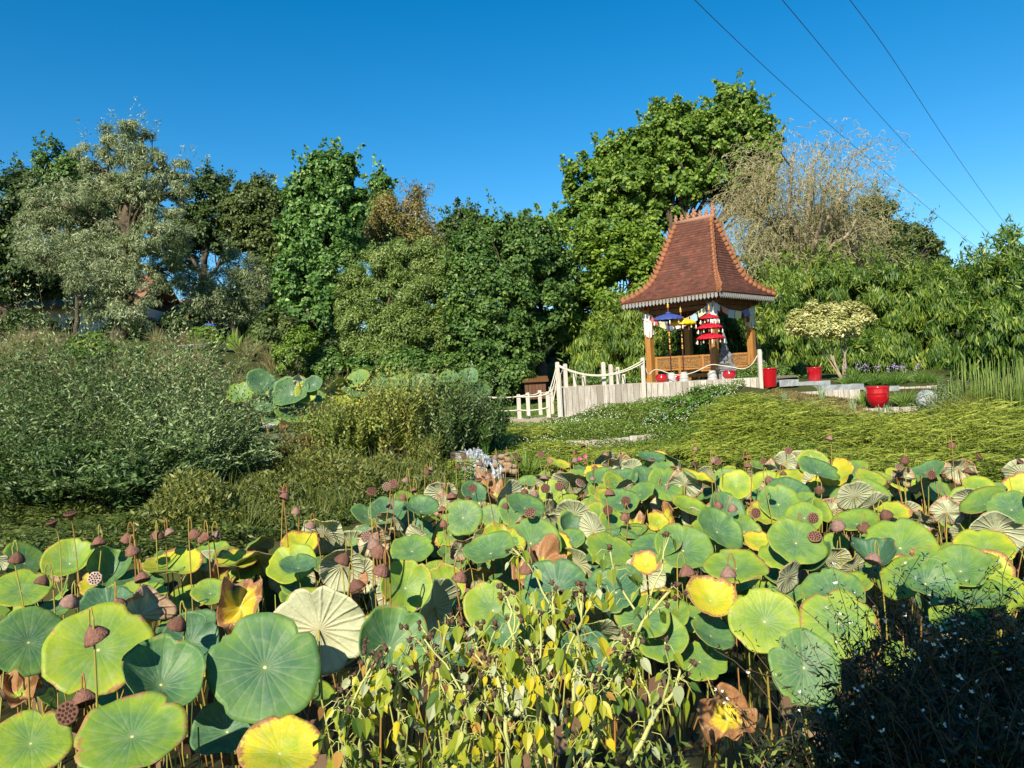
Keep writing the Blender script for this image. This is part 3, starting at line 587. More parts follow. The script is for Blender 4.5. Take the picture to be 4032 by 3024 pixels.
def wrap(label, p, q, z0, z1, cn):
    mb = MB(); n = 24; a = np.linspace(0, 2*np.pi, n, endpoint=False); rows = 7; V = []
    for r in range(rows):
        t = r/(rows-1); rad = .128+.025*np.sin(a*7+r*.8)*(.4+t)+.012*np.sin(a*3+r)
        V.append(np.stack([p+np.cos(a)*rad, q+np.sin(a)*rad, np.full(n, z1+(z0-z1)*t)+.05*t*np.sin(a*3+1)], 1))
    V = np.concatenate(V); V = np.array([PW(*v) for v in V]); i = np.arange(rows-1)[:, None]*n; j = np.arange(n)[None, :]; k = (j+1) % n
    mb.add(V, np.stack([i+j, i+k, i+n+k, i+n+j], -1).reshape(-1, 4), .5, 0, True); tag(mb.build('cloth_wrap', M['cloth_'+cn], origin=PW(p, q, z0)), label, 'cloth')
wrap('white cloth tied round the post top beside the blue parasol', -hs_, -hs_, 1.30, 1.93, 'white')
wrap('grey white cloth tied round the post top above the red parasols', hs_, -hs_, 1.45, 2.08, 'white')
wrap('pale yellow cloth tied round the post top above the plank path post', hs_, hs_, 1.42, 1.95, 'yellow')

# ------------------------------------------------------------------ ceremonial parasols
M['stone'] = mat('stone', (.42, .43, .43), .9, .1, noise=(16, (.28, .29, .30), .7), bump=(40, .4))
M['pole_red'] = mat('pole_red', (.11, .03, .03), .5, .4)
M['gold'] = mat('gold', (.62, .34, .05), .45, .5)
M['tassel'] = mat('tassel', (.80, .78, .72), .8, .1)
M['heart'] = mat('heart', (.62, .45, .25), .6, .2)
for k_, c_ in {'blue': (.045, .075, .28), 'yellow': (.72, .50, .01), 'red': (.50, .012, .03)}.items(): M['par_'+k_] = mat('par_'+k_, c_, .55, .3, trans=.12)
def parasol(name, label, px, Y, zfoot, tiers, cm, topz, lean=0.0):
    b = at(px, 1500, Y); b[2] = zfoot; o = thing(name, b, label, 'parasol')
    mb = MB(); mb.lathe([(.125, 0), (.125, .03), (.11, .06), (.118, .075), (.085, .20), (.07, .235), (.0, .237)], b, 4*4, .0, 4, smooth=False); mb.build('base', M['stone'], o)
    tip = np.array([b[0]+lean, b[1], topz]); ax = tip-b
    def on(z): return b+ax*((z-zfoot)/(topz-zfoot))
    mb = MB(); mb.tube([on(zfoot+.2), on(topz-.06)], .016, 8)
    for k in range(9):
        z = zfoot+.82+k*.055
        if z < min(t[0] for t in tiers)-.2 and k % 3 != 2: mb.tube([on(z), on(z+.045)], .0185, 8, .5, 1)
    mb.build('pole', [M['pole_red'], M['gold']], o)
    for i, (z, r) in enumerate(tiers):
        c = on(z); ns = 32; a = np.linspace(0, 2*np.pi, ns, endpoint=False); V = []; prof_ = [(.05, .42), (.3, .385), (.55, .30), (.8, .17), (1, 0), (1.01, -.10)]
        for f, hh in prof_:
            rr = r*f*(1-.018*(np.arange(ns) % 2)*min(f, 1)); V.append(np.stack([c[0]+rr*np.cos(a), c[1]+rr*np.sin(a), np.full(ns, c[2]+hh*r*.8-.012*(np.arange(ns) % 2)*f)], 1))
        V = np.concatenate(V); q = np.arange(len(prof_)-1)[:, None]*ns; j = np.arange(ns)[None, :]; k = (j+1) % ns
        mb = MB(); mb.add(V, np.stack([q+j, q+k, q+ns+k, q+ns+j], -1).reshape(-1, 4), .5); mb.ball((c[0], c[1], c[2]+.36*r), (r*.2, r*.2, r*.1), 10)
        can = mb.build('canopy', M['par_'+cm], o)
        for t in range(10):
            th = 2*np.pi*(t+.3)/10; p = np.array([c[0]+r*math.cos(th), c[1]+r*math.sin(th), c[2]-.06]); mb = MB()
            if t % 2: mb.lathe([(.004, .0), (.013, -.025), (.016, -.10), (.0, -.105)], p, 7); mb.build('tassel', M['tassel'], can)
            else: mb.ball(p-np.array([0, 0, .06]), (.022, .010, .03), 6); mb.tube([p, p-np.array([0, 0, .04])], .003, 4); mb.build('wooden_drop', M['heart'], can)
    mb = MB(); z = topz-.07; mb.lathe([(.012, 0), (.034, .02), (.018, .05), (.03, .075), (.012, .11), (.0, .16)], on(z), 8); mb.build('finial', M['gold'], o)
parasol('parasol', 'navy blue fringed parasol on a red pole', 2645, 19.3, DZ, [(3.83, .375)], 'blue', 4.17, .0)
parasol('parasol', 'yellow fringed parasol on a red pole', 2694, 19.45, DZ, [(3.71, .37)], 'yellow', 4.05, .0)
parasol('parasol', 'three tiered red parasol before the front post', 2806, 19.25, DZ, [(3.80, .235), (3.56, .31), (3.30, .345)], 'red', 4.05, .0)

# ------------------------------------------------------------------ stone statues (one fused figure each)
M['basalt'] = mat('basalt', (.135, .14, .145), .9, .12, noise=(14, (.24, .25, .25), .6), bump=(60, .5))
def chain(mb, pts, rads, per=5):
    pts = np.asarray(pts, float)
    for a, b, ra, rb in zip(pts[:-1], pts[1:], rads[:-1], rads[1:]):
        for t in np.linspace(0, 1, per): mb.ball(a+(b-a)*t, ra+(rb-ra)*t, 10)
def statue_bm():
    mb = MB()
    chain(mb, [(-.03, 0, .24), (-.035, 0, .34), (-.03, 0, .41)], [.105, .085, .068]); chain(mb, [(-.03, 0, .41), (-.03, 0, .5), (-.025, 0, .545)], [.068, .095, .08])
    mb.ball((-.005, -.045, .49), .05); mb.ball((.03, .03, .49), .05)
    chain(mb, [(-.03, .0, .56), (-.025, 0, .63)], [.05, .036]); mb.ball((-.02, 0, .685), (.058, .052, .068)); mb.ball((.035, -.005, .675), (.022, .02, .03)); mb.ball((.042, -.005, .68), (.012, .01, .016)); mb.ball((.028, 0, .645), (.02, .018, .016))
    mb.ball((-.07, 0, .66), (.035, .05, .07)); mb.ball((-.03, .055, .67), (.018, .014, .04)); mb.ball((-.03, -.055, .67), (.018, .014, .04))
    mb.lathe([(.0, 0), (.068, 0), (.072, .03), (.058, .045), (.06, .07), (.048, .085), (.05, .12), (.036, .135), (.036, .165), (.02, .20), (.0, .235)], (-.03, 0, .715), 14, .05, 7)
    chain(mb, [(-.03, -.10, .545), (-.10, -.12, .44), (-.04, -.10, .34)], [.045, .036, .028]); chain(mb, [(-.02, .10, .545), (.05, .12, .44), (.15, .06, .35)], [.045, .036, .026]); mb.ball((.18, .05, .36), (.035, .03, .025))
    chain(mb, [(-.03, -.06, .26), (.10, -.08, .33), (.09, -.07, .15), (.14, -.07, .12)], [.085, .058, .05, .035]); chain(mb, [(-.03, .06, .24), (.13, .08, .18), (-.08, .08, .13)], [.085, .065, .05])
    mb.ball((-.03, 0, .15), (.15, .13, .06)); mb.ball((-.12, -.06, .26), (.05, .04, .09))
    return mb
def statue(label, c, rot, ped=.0):
    o = thing('statue', c, label, 'statue'); mb = statue_bm(); ob = mb.build('figure', M['basalt'], o, local=True)
    ob.rotation_euler[2] = rot; ob.location = (0, 0, ped)
    rm = ob.modifiers.new('fuse', 'REMESH'); rm.mode = 'VOXEL'; rm.voxel_size = .011; rm.use_smooth_shade = True
    mb = MB()
    mb.box((0, 0, ped+.025), (.44, .36, .055)); mb.box((0, 0, ped+.08), (.38, .31, .05)); mb.box((0, 0, ped-.03), (.40, .33, .055)); mb.build('plinth', M['basalt'], o, local=True)
    if ped > .1: mb = MB(); mb.box((0, 0, (ped-.06)/2), (.33, .28, ped-.06)); mb.build('pedestal', M['stone'], o, local=True)
b = at(2863, 1500, 19.7); statue('dark stone statue of a kneeling crowned woman on a pedestal', (b[0], b[1], DZ), -.25, .26)
b = at(2984, 1500, 22.9); statue('dark stone statue half hidden behind the rear pavilion post', (b[0], b[1], DZ), .3, .36)

# ------------------------------------------------------------------ glazed red jars and planters, slate slabs
M['red_glaze'] = mat('red_glaze', (.36, .006, .014), .14, .55, coat=.6, noise=(6, (.34, .004, .01), .5))
def jar(label, px, py, Y, s=1.0, grp=None):
    b = on_z(px, py, DZ) if Y is None else at(px, py, Y); b[2] = DZ; o = thing('jar', b, label, 'jar')
    r = .16*s; z = .205*s; mb = MB(); mb.lathe([(.0, 0), (r*.62, 0), (r*.66, .01), (r*.86, z*.22), (r*.95, z*.36), (r*.985, z*.45), (r, z*.56), (r*.97, z*.70), (r*.86, z*.87), (r*.80, z*.93), (r*.83, z*.975), (r*.80, z), (r*.70, z*.985), (r*.66, z*.8), (r*.6, z*.5), (0, z*.4)], b, 32)
    mb.build('body', M['red_glaze'], o); mb = MB(); mb.lathe([(r*.60, z*.62), (0, z*.66)], b, 20); mb.build('soil', M['soil'], o)
jar('glossy red jar beside the corner post near the blue parasol', 2607, 1508, 19.2)
jar('red jar peeping out between two stone parasol bases', 2664, 1505, 19.9, .95)
jar('glossy red jar in front of the kneeling statue', 2873, 1496, 19.1, 1.05)
def planter(label, px, py, Y, rt, rb, h, kind=0):
    b = at(px, py, Y); o = thing('planter', b, label, 'planter'); mb = MB()
    if kind == 0: pr = [(0, 0), (rb, 0), (rb*1.02, .01), (rt*.93, h*.88), (rt*.94, h*.90), (rt, h*.92), (rt*1.02, h*.95), (rt, h), (rt*.9, h), (rt*.88, h*.85), (rt*.8, h*.7)]
    else: pr = [(0, 0), (rb, 0), (rb*1.05, .01), (rb*1.35, h*.14), (rt*.93, h*.34), (rt*.97, h*.56), (rt*.95, h*.62), (rt*.985, h*.65), (rt*.97, h*.68), (rt*.99, h*.74), (rt*.975, h*.77), (rt*1.0, h*.83), (rt*.985, h*.86), (rt*1.02, h*.94), (rt*1.02, h), (rt*.92, h), (rt*.9, h*.85), (rt*.8, h*.7)]
    mb.lathe(pr, b, 40); mb.build('body', M['red_glaze'], o); mb = MB(); mb.lathe([(rt*.86, h*.80), (0, h*.84)], b, 24); mb.build('soil', M['soil'], o); return b
p1_ = planter('tapered red planter beside the end of the tall plank wall', 3030, 1524, 18.6, .208, .158, .46)
p2_ = planter('tapered red planter standing on a slate step before the bamboo', 3209, 1505, 19.6, .195, .15, .385)
p3_ = planter('round bellied red planter with ribbed rim beside the daylilies', 3458, 1602, 17.2, .245, .13, .46, 1)
M['slate'] = mat('slate', (.21, .235, .25), .6, .35, noise=(8, (.33, .35, .36), .6), bump=(18, .4))
def slab(label, x0, x1, y0, y1, Y, dep=.55, rz=0.05, name='slate_slab'):
    a, b = at(x0, y0, Y), at(x1, y1, Y); c = (a+b)/2; h = abs(a[2]-b[2])*.8; mb = MB(); L = abs(b[0]-a[0]); n = 9
    xs = np.linspace(-L/2, L/2, n); V = []
    for yy in (0, dep):
        for zz in (-h/2, h/2): V += [[x+rnd(-.008, .008), yy+rnd(-.012, .012), zz+rnd(-.006, .006)] for x in xs]
    V = np.array(V) @ rotz(rz).T+c; F = []
    for i in range(n-1): F += [[i, i+1, n+i+1, n+i], [n+i, n+i+1, 3*n+i+1, 3*n+i], [3*n+i, 3*n+i+1, 2*n+i+1, 2*n+i], [2*n+i, 2*n+i+1, i+1, i]]
    F += [[0, n, 3*n, 2*n], [n-1, 3*n-1, 4*n-1, 2*n-1]]
    mb.add(V, F); return tag(mb.build(name, M['slate'], origin=c), label, 'slab', 'slate slabs of the terraced steps')
slab('slate slab just beside the planter at the wall end', 3068, 3146, 1494, 1522, 19.0)
slab('slate step carrying a tapered red planter', 3128, 3272, 1503, 1520, 19.3)
slab('slate step beside the foot of the cream leaved tree', 3232, 3404, 1516, 1537, 18.7)
slab('slate slab hidden behind the ribbed red planter', 3400, 3545, 1524, 1542, 18.9)
slab('slate slab beyond the grey boulder near the reeds', 3640, 3770, 1560, 1590, 17.6)
slab('slate slab low beside the horsetail reeds', 3770, 3930, 1575, 1606, 16.9, .5, .1)
slab('narrow slate slab above the daylily clump', 3560, 3690, 1545, 1560, 18.6)
plank_wall('retaining_wall', 'short weathered plank wall under the slate steps', [at(3150, 1534, 18.4)[:2], at(3386, 1534, 18.2)[:2]], at(3270, 1537, 18.3)[2], .12)
plank_wall('retaining_wall', 'plank edging beneath the ribbed red planter', [at(3396, 1600, 16.9)[:2], at(3610, 1600, 16.9)[:2]], at(3500, 1604, 16.9)[2], .12)
plank_wall('retaining_wall', 'plank edging behind the daylilies and purple flowers', [at(3330, 1512, 19.5)[:2], at(3690, 1535, 19.0)[:2]], at(3500, 1526, 19.3)[2], .12)
def rock(name, label, c, r, m, seed, cat='rock', group=None):
    rs = np.random.default_rng(seed); mb = MB(); mb.ball((0, 0, 0), 1, 18); V = mb.V[0]; ph = rs.random((6, 3))*6; fr = rs.normal(size=(6, 3))*1.7
    d = 1+sum(.17*np.sin(V @ fr[k]+ph[k, 0]) for k in range(6)); V = V*d[:, None]; V = np.sign(V)*np.abs(V)**.8; mb.V[0] = V*np.asarray(r)+np.asarray(c)
    return tag(mb.build(name, m, origin=c), label, cat, group)
M['boulder'] = mat('boulder', (.24, .27, .28), .8, .2, noise=(7, (.38, .40, .40), .7), bump=(14, .6))
b = at(3640, 1572, 17.2); rock('boulder', 'blue grey boulder beside the slate steps', b, (.22, .2, .2), M['boulder'], 5, 'boulder')

# ------------------------------------------------------------------ waterfall
M['foam'] = mat('foam', (.055, .08, .115), .12, .6, noise=(10, (.66, .70, .76), .85, (2.6, 1.0, .32)), bump=(30, .7))
M['tan_rock'] = mat('tan_rock', (.34, .24, .15), .85, .15, noise=(9, (.20, .14, .09), .7), bump=(16, .6))
M['wet_rock'] = mat('wet_rock', (.05, .045, .035), .35, .5, noise=(9, (.12, .10, .07), .6), bump=(16, .6))
wl = [(1838, 1772, 12.75), (1858, 1800, 12.45), (1890, 1826, 12.12), (1900, 1850, 12.02), (1902, 1890, 11.98), (1903, 1990, 11.9)]
mb = MB(); V = []; nw = 26
for i, (px, py, Y) in enumerate(wl):
    hw = (48, 62, 78, 82, 84, 86)[i]
    for k in range(nw):
        t = k/(nw-1)*2-1; p = at(px+t*hw+rnd(-3, 3), py+rnd(-7, 7)*(i < 3)-10*t*(i < 3), Y); p[1] += .05*math.sin(k*1.9)+rnd(-.02, .02)
        if i >= 3: p[1] += .08*(abs(t-.25) < .14)
        V.append(p)
# refine along the flow
V = np.array(V).reshape(len(wl), nw, 3); tt = np.linspace(0, len(wl)-1, 40); VV = np.array([[np.interp(tt, range(len(wl)), V[:, k, c]) for c in range(3)] for k in range(nw)]).transpose(2, 0, 1)
VV += rng.normal(size=VV.shape)*np.array([.003, .008, .006]); idx = np.arange(39)[:, None]*nw+np.arange(nw-1)[None, :]
keepq = [(r, k) for r in range(39) for k in range(nw-1) if not (r > 18 and 15 <= k <= 17)]
F = np.array([[r*nw+k, r*nw+k+1, (r+1)*nw+k+1, (r+1)*nw+k] for r, k in keepq])
mb.add(VV.reshape(-1, 3), F, .5, 0, True)
tag(mb.build('waterfall', M['foam'], origin=at(1890, 1850, 12)), 'small white waterfall tumbling over a stone ledge into the pond', 'waterfall')
RK = [(1945, 1832, 12.05, .07, 0), (1838, 1850, 12.15, .12, 1), (1880, 1880, 12.25, .26, 1), (1950, 1880, 12.2, .2, 1), (1985, 1800, 12.35, .085, 0), (2003, 1812, 12.2, .08, 0), (1972, 1825, 12.3, .09, 0), (2000, 1835, 12.15, .075, 0), (2020, 1838, 12.2, .07, 0), (1993, 1852, 12.0, .07, 0), (2025, 1856, 12.0, .065, 0), (1965, 1795, 12.6, .10, 1), (1806, 1800, 12.6, .13, 1), (1916, 1812, 12.5, .08, 1)]
RL = ['tan stone at the lip of the waterfall', 'dark wet stone on the near side of the waterfall', 'large dark wet stone behind the falling water', 'dark wet stone under the narrow side fall', 'topmost large tan stone beside the waterfall', 'tan stone resting against the topmost large one', 'tan stone at the head of the narrow side fall', 'tan stone in the middle of the waterfall stones', 'tan stone next to the strap leaved clump', 'tan stone low beside the narrow side fall', 'lowest tan stone by the strap leaved clump', 'dark wet stone upstream of the tan stones', 'dark wet stone at the weedy side of the stream', 'dark wet stone in the middle of the stream lip']
for i, (px, py, Y, r, k) in enumerate(RK):
    b = at(px, py, Y); rock('rock', RL[i], b, (r*1.0*rnd(.8, 1.2), r*.85, r*.62*rnd(.8, 1.2)), M['wet_rock' if k else 'tan_rock'], 40+i, 'rock', ['tan stones by the waterfall', 'wet stones by the waterfall'][k])

# ------------------------------------------------------------------ two ducks at the edge of the upper pond
M['grey_feather'] = mat('grey_feather', (.42, .40, .42), .7, .2, noise=(18, (.14, .13, .14), .7)); M['brown_feather'] = mat('brown_feather', (.20, .10, .05), .7, .2, noise=(20, (.10, .05, .03), .7)); M['bill'] = mat('bill', (.55, .25, .08), .5, .3)
def duck(label, c, m, rot, sit=False):
    o = thing('duck', c, label, 'duck'); mb = MB(); h = .045 if sit else .10
    chain(mb, [(-.10, 0, h+.075), (-.02, 0, h+.055), (.07, 0, h+.06)], [.035, .07, .055]); chain(mb, [(-.10, 0, h+.08), (-.17, 0, h+.085)], [.03, .012])
    chain(mb, [(.08, 0, h+.08), (.105, 0, h+.13)], [.042, .03]); mb.ball((.115, 0, h+.15), (.04, .033, .034)); mb.ball((0, .055, h+.07), (.09, .018, .04)); mb.ball((0, -.055, h+.07), (.09, .018, .04))
    ob = mb.build('body', m, o, local=True); rm = ob.modifiers.new('fuse', 'REMESH'); rm.mode = 'VOXEL'; rm.voxel_size = .007; rm.use_smooth_shade = True; ob.rotation_euler[2] = rot
    mb = MB(); mb.lathe([(.016, 0), (.015, .02), (.018, .045), (0, .05)], (.145, 0, h+.142), 8, axis=(1, 0, -.15)); b = mb.build('bill', M['bill'], o, local=True); b.rotation_euler[2] = rot
    if not sit:
        for s in (-1, 1): mb = MB(); mb.tube([(0, s*.03, h+.01), (.0, s*.03, .012), (.03, s*.03, .004)], [.008, .006, .010], 6); b = mb.build('leg', M['bill'], o, local=True); b.rotation_euler[2] = rot
duck('grey and white duck standing at the edge of the upper pond', np.array(at(1057, 1707, 16.6)), M['grey_feather'], 2.9)
duck('brown duck resting beside the grey one', np.array(at(1118, 1703, 16.7)), M['brown_feather'], 2.6, True)
mb = MB(); a, b = at(960, 1712, 16.5), at(1170, 1706, 16.5); mb.box((a+b)/2-np.array([0, -.3, .06]), (b[0]-a[0], .9, .12), None); tag(mb.build('pond_ledge', mat('mossy', (.09, .11, .05), .95, .1, noise=(12, (.16, .16, .10), .6), bump=(20, .5)), origin=(a+b)/2), 'mossy ledge where the two ducks rest', 'ledge')

# ------------------------------------------------------------------ houses far left, shed, lattice gate, power line
M['render_wall'] = mat('render_wall', (.55, .52, .46), .9, .1, noise=(3, (.42, .40, .35), .5)); M['roof_brown'] = mat('roof_brown', (.30, .17, .10), .9, .1, noise=(14, (.20, .11, .07), .7), bump=(20, .6))
M['glass'] = mat('glass', (.02, .03, .05), .08, .6); M['win_white'] = mat('win_white', (.75, .75, .75), .5, .3)
def house(name, label, px, Y, W_, D_, H_, zb, rh, wins, rot=0.0):
    b = at(px, 1400, Y); b[2] = zb; o = thing(name, b, label, 'house'); R = rotz(rot)
    mb = MB(); mb.box((0, D_/2, H_/2), (W_, D_, H_)); mb.V = [v @ R.T for v in mb.V]; mb.build('wall', M['render_wall'], o, local=True)
    mb = MB(); e = .5
    V = np.array([[-W_/2-e, -e, H_-.1], [W_/2+e, -e, H_-.1], [W_/2+e, D_/2, H_+rh], [-W_/2-e, D_/2, H_+rh], [W_/2+e, D_+e, H_-.1], [-W_/2-e, D_+e, H_-.1]]); V = np.concatenate([V, V+[0, 0, .14]])
    mb.add(V @ R.T, [[0, 1, 2, 3], [3, 2, 4, 5], [6, 9, 8, 7], [9, 11, 10, 8], [0, 6, 7, 1], [1, 7, 8, 2], [2, 8, 10, 4], [4, 10, 11, 5], [5, 11, 9, 3], [3, 9, 6, 0]]); mb.build('roof', M['roof_brown'], o, local=True)
    for (x, z, w_, h) in wins:
        mb = MB(); mb.box((x, -.02, z), (w_, .08, h)); mb.V = [v @ R.T for v in mb.V]; f = mb.build('window', M['win_white'], o, local=True)
        mb = MB(); mb.box((x, -.07, z), (w_-.14, .03, h-.14)); mb.V = [v @ R.T for v in mb.V]; mb.build('pane', M['glass'], f, local=True)
house('house', 'low house with a brown tile roof behind the willow', 165, 40, 9.5, 6, 2.6, 5.0, 1.9, [(-3.2, 1.5, 1.1, 1.1), (-.6, 1.5, 1.1, 1.1), (1.6, 1.5, 1.0, 1.1), (3.4, 1.4, .9, 1.2)], .06)
house('house', 'white house wall glimpsed beneath the trees', 640, 44, 4.6, 4, 2.4, 4.6, 1.3, [(-.9, 1.4, .9, 1.0), (.9, 1.4, .9, 1.0)], -.05)
b = at(2110, 1540, 25); o = thing('shed', b-np.array([0, 0, .25]), 'small dark brown timber shed beyond the stair head', 'shed')
mb = MB()
for i in range(6): mb.box((-.30+i*.115, 0, .30), (.105, .03, .62), None, .4)
mb.box((0, .32, .30), (.66, .6, .6)); mb.build('wall', mat('shed_wood', (.14, .07, .04), .8, .2, noise=(8, (.08, .04, .025), .7, (3, 3, .4))), o, local=True)
mb = MB(); mb.box((0, .3, .64), (.85, .85, .05), np.array([[1, 0, 0], [0, .98, -.17], [0, .17, .98]])); mb.build('roof', M['dark_wood'], o, local=True)
b = at(754, 1392, 24); o = thing('lattice_gate', b, 'white sunburst lattice gate among the shrubs', 'gate')
mb = MB(); w_, h = .80, .27
mb.box((0, 0, h), (w_, .03, .03)); mb.box((0, 0, 0), (w_, .03, .03)); mb.box((-w_/2, -.002, h/2), (.03, .03, h)); mb.box((w_/2, -.002, h/2), (.03, .03, h)); mb.build('gate_frame', M['grey_paint'], o, local=True)
mb = MB()
for t in np.linspace(-.9, .9, 13): mb.tube([(0, .0, .02), (max(-.38, min(.38, t*.45)), 0, h-.02 if abs(t) < .8 else h*.5)], .010, 4)
mb.build('sunburst_slats', M['grey_paint'], o, local=True)
o = thing('garden_parasol', at(823, 1380, 30), 'small blue parasol standing far off among the bushes', 'parasol'); mb = MB(); t_ = at(823, 1285, 30); b_ = at(823, 1380, 30)
mb.lathe([(.28, 0), (.2, .06), (.1, .1), (0, .13)], t_, 14); mb.build('canopy', mat('bright_blue', (.02, .08, .55), .6, .2), o); mb = MB(); mb.tube([b_-np.array([0, 0, .5]), t_+np.array([0, 0, .2])], .02, 6); mb.build('pole', M['dark_wood'], o)
# power line
M['concrete'] = mat('concrete', (.40, .36, .33), .9, .1); M['wire'] = mat('wire', (.05, .08, .13), .6, .3); M['insulator'] = mat('insulator', (.8, .8, .8), .2, .5); M['steel'] = mat('steel', (.45, .47, .5), .5, .4, .6)
pt = at(3946, 1030, 58); o = thing('power_pole', (pt[0], pt[1], 3.5), 'concrete power pole with a bent steel crossarm above the bamboo', 'pole')
mb = MB(); mb.tube([(pt[0], pt[1], 2.5), pt], [.26, .15], 8); mb.build('mast', M['concrete'], o)
arm = [at(3872, 1002, 57.6), at(3905, 998, 57.8), at(3935, 985, 58), at(3990, 985, 58), at(4030, 990, 58.2)]
mb = MB(); mb.tube(arm, .07, 6); mb.tube([at(3915, 1000, 57.8), pt], .05, 5); mb.build('crossarm', M['steel'], o)
ins = [at(3872, 995, 57.6), at(3950, 978, 58), at(4032, 980, 58.2)]
for p in ins: mb = MB(); mb.lathe([(.0, -.1), (.12, -.1), (.16, 0), (.08, .06), (.14, .10), (.10, .2), (0, .22)], p, 10); mb.build('insulator', M['insulator'], o)
for k, (p, mids, end) in enumerate(((ins[0], [(3440, 640, 40), (3040, 290, 27)], (2640, -95, 18)), (ins[1], [(3560, 560, 40), (3330, 300, 29)], (3000, -95, 19)), (ins[2], [(3760, 605, 41), (3560, 300, 29.5)], (3260, -110, 20)))):
    P = np.array([p]+[at(*q) for q in mids]+[at(*end)]); t = np.linspace(0, 3, 40); co = [np.polyfit([0, 1, 2, 3], P[:, i], 3 if i != 2 else 3) for i in range(3)]
    Q = np.stack([np.polyval(c_, t) for c_ in co], 1); mb = MB(); mb.tube(Q, .011, 5)
    tag(mb.build('power_cable', M['wire'], origin=p), ['lowest power cable sloping down to the outer end of the crossarm', 'middle power cable running down to the crossarm', 'steepest power cable dropping towards the photo corner'][k], 'cable')
# ------------------------------------------------------------------ trees
LM = {
 'oak': leafmat('oak_leaf', (0.022, 0.049, 0.014), (0.049, 0.089, 0.020), (0.101, 0.149, 0.034), .2),
 'oak2': leafmat('oak_leaf_olive', (0.033, 0.060, 0.015), (0.078, 0.117, 0.026), (0.150, 0.188, 0.045), .2),
 'willow': leafmat('willow_leaf', (.07, .11, .04), (.20, .255, .115), (.48, .53, .35), .25),
 'tulip': leafmat('tulip_leaf', (0.033, 0.090, 0.021), (0.083, 0.188, 0.036), (0.240, 0.375, 0.105), .25),
 'birch': leafmat('birch_leaf', (0.101, 0.101, 0.024), (0.203, 0.169, 0.047), (0.324, 0.257, 0.081), .25),
 'olive': leafmat('olive_leaf', (.06, .11, .02), (.135, .205, .036), (.30, .37, .12), .22),
 'dark': leafmat('dark_leaf', (0.027, 0.075, 0.017), (0.068, 0.143, 0.027), (0.165, 0.255, 0.053), .22),
 'plane': leafmat('plane_leaf', (.042, .10, .014), (.12, .22, .028), (.29, .39, .065), .28),
 'maple': leafmat('maple_leaf', (0.056, 0.119, 0.014), (0.133, 0.231, 0.025), (0.266, 0.350, 0.042), .28),
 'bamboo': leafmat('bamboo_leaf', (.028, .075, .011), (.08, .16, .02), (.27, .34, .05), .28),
 'cream': leafmat('cream_leaf', (0.220, 0.250, 0.070), (0.500, 0.500, 0.200), (0.720, 0.700, 0.420), .25),
 'straw': leafmat('straw_leaf', (.19, .175, .085), (.32, .29, .145), (.48, .45, .27), .25),
 'sage': leafmat('sage_leaf', (.04, .085, .018), (.115, .185, .05), (.36, .45, .22), .22),
 'weed': leafmat('weed_leaf', (.07, .12, .02), (.18, .24, .04), (.40, .39, .09), .28),
 'ivy': leafmat('ivy_leaf', (0.025, 0.069, 0.015), (0.075, 0.156, 0.027), (0.188, 0.300, 0.062), .25),
}
def gb(px, Y, dy=0): p = at(px, 1500, Y); return g(p[0], Y)
T = tree
# far left group
T('oak_tree', 'dark tree at the left edge beside the silvery willow', gb(40, 37), [E(20, 800, 130, 150, 37), E(120, 900, 120, 160, 37), E(60, 1060, 150, 120, 37), E(-60, 1000, 130, 220, 37), E(200, 1080, 120, 110, 38)], 15000, .24, .15, LM['oak'], M['bark'], .35)
T('oak_tree', 'green tree rising behind the silvery willow', gb(240, 44), [E(235, 660, 95, 90, 44), E(300, 760, 130, 130, 44), E(160, 760, 90, 100, 44), E(420, 900, 200, 180, 45)], 12000, .26, .16, LM['dark'], M['bark'], .35)
T('willow_tree', 'big silvery grey green willow with cloud shaped boughs', gb(470, 31), [E(500, 545, 99, 79, 31), E(380, 620, 90, 63, 31.5), E(560, 620, 94, 58, 30.5), E(700, 670, 85, 42, 31), E(450, 740, 117, 75, 31.5), E(640, 770, 117, 79, 30), E(540, 740, 117, 58, 30), E(230, 800, 135, 75, 30.5), E(130, 880, 72, 50, 30.5), E(330, 900, 135, 92, 31), E(620, 930, 126, 84, 30), E(440, 1020, 108, 92, 30.5), E(520, 1180, 99, 134, 30), E(660, 1060, 72, 92, 31), E(390, 1200, 72, 75, 30.5)], 40000, .19, .035, LM['willow'], M['bark'], .42, top=at(500, 800, 31), sub=.30, nsub=34, droop=.6, shell=.55, up=.6, spread=1.0, twig=6)
T('willow_tree', 'slender leaning willow with bare limbs before the brown roofed house', gb(300, 29.5), [E(210, 1000, 120, 70, 29.5), E(330, 1080, 90, 70, 29.5), E(120, 960, 60, 60, 29.5)], 5000, .17, .03, LM['willow'], M['bark'], .11, top=at(300, 1100, 29.5), droop=.8, spread=1.3, twig=8)
T('oak_tree', 'dark tree between the willow and the olive green dome tree', gb(840, 41), [E(830, 760, 85, 85, 41), E(800, 880, 110, 100, 41), E(720, 960, 70, 120, 42), E(880, 950, 60, 70, 41)], 9000, .22, .14, LM['oak'], M['bark'], .3, shell=.4)
T('oak_tree', 'rounded olive green tree standing behind the small silver willow', gb(1010, 39), [E(1000, 790, 110, 90, 39), E(950, 850, 80, 100, 39), E(1080, 870, 80, 130, 39), E(1010, 940, 110, 90, 38.5), E(1090, 1050, 70, 120, 38.5), E(1000, 1200, 110, 100, 38)], 19000, .20, .12, LM['oak2'], M['bark'], .33)
T('willow_tree', 'small silver willow leaning over the banana plant', gb(950, 33), [E(940, 1040, 75, 55, 33), E(880, 1110, 90, 70, 33), E(1000, 1120, 70, 80, 33), E(830, 1180, 90, 60, 32), E(930, 1220, 100, 60, 33), E(760, 1120, 70, 80, 33)], 12000, .17, .032, LM['willow'], M['bark'], .2, droop=.7, spread=1.25, tbase=.38)
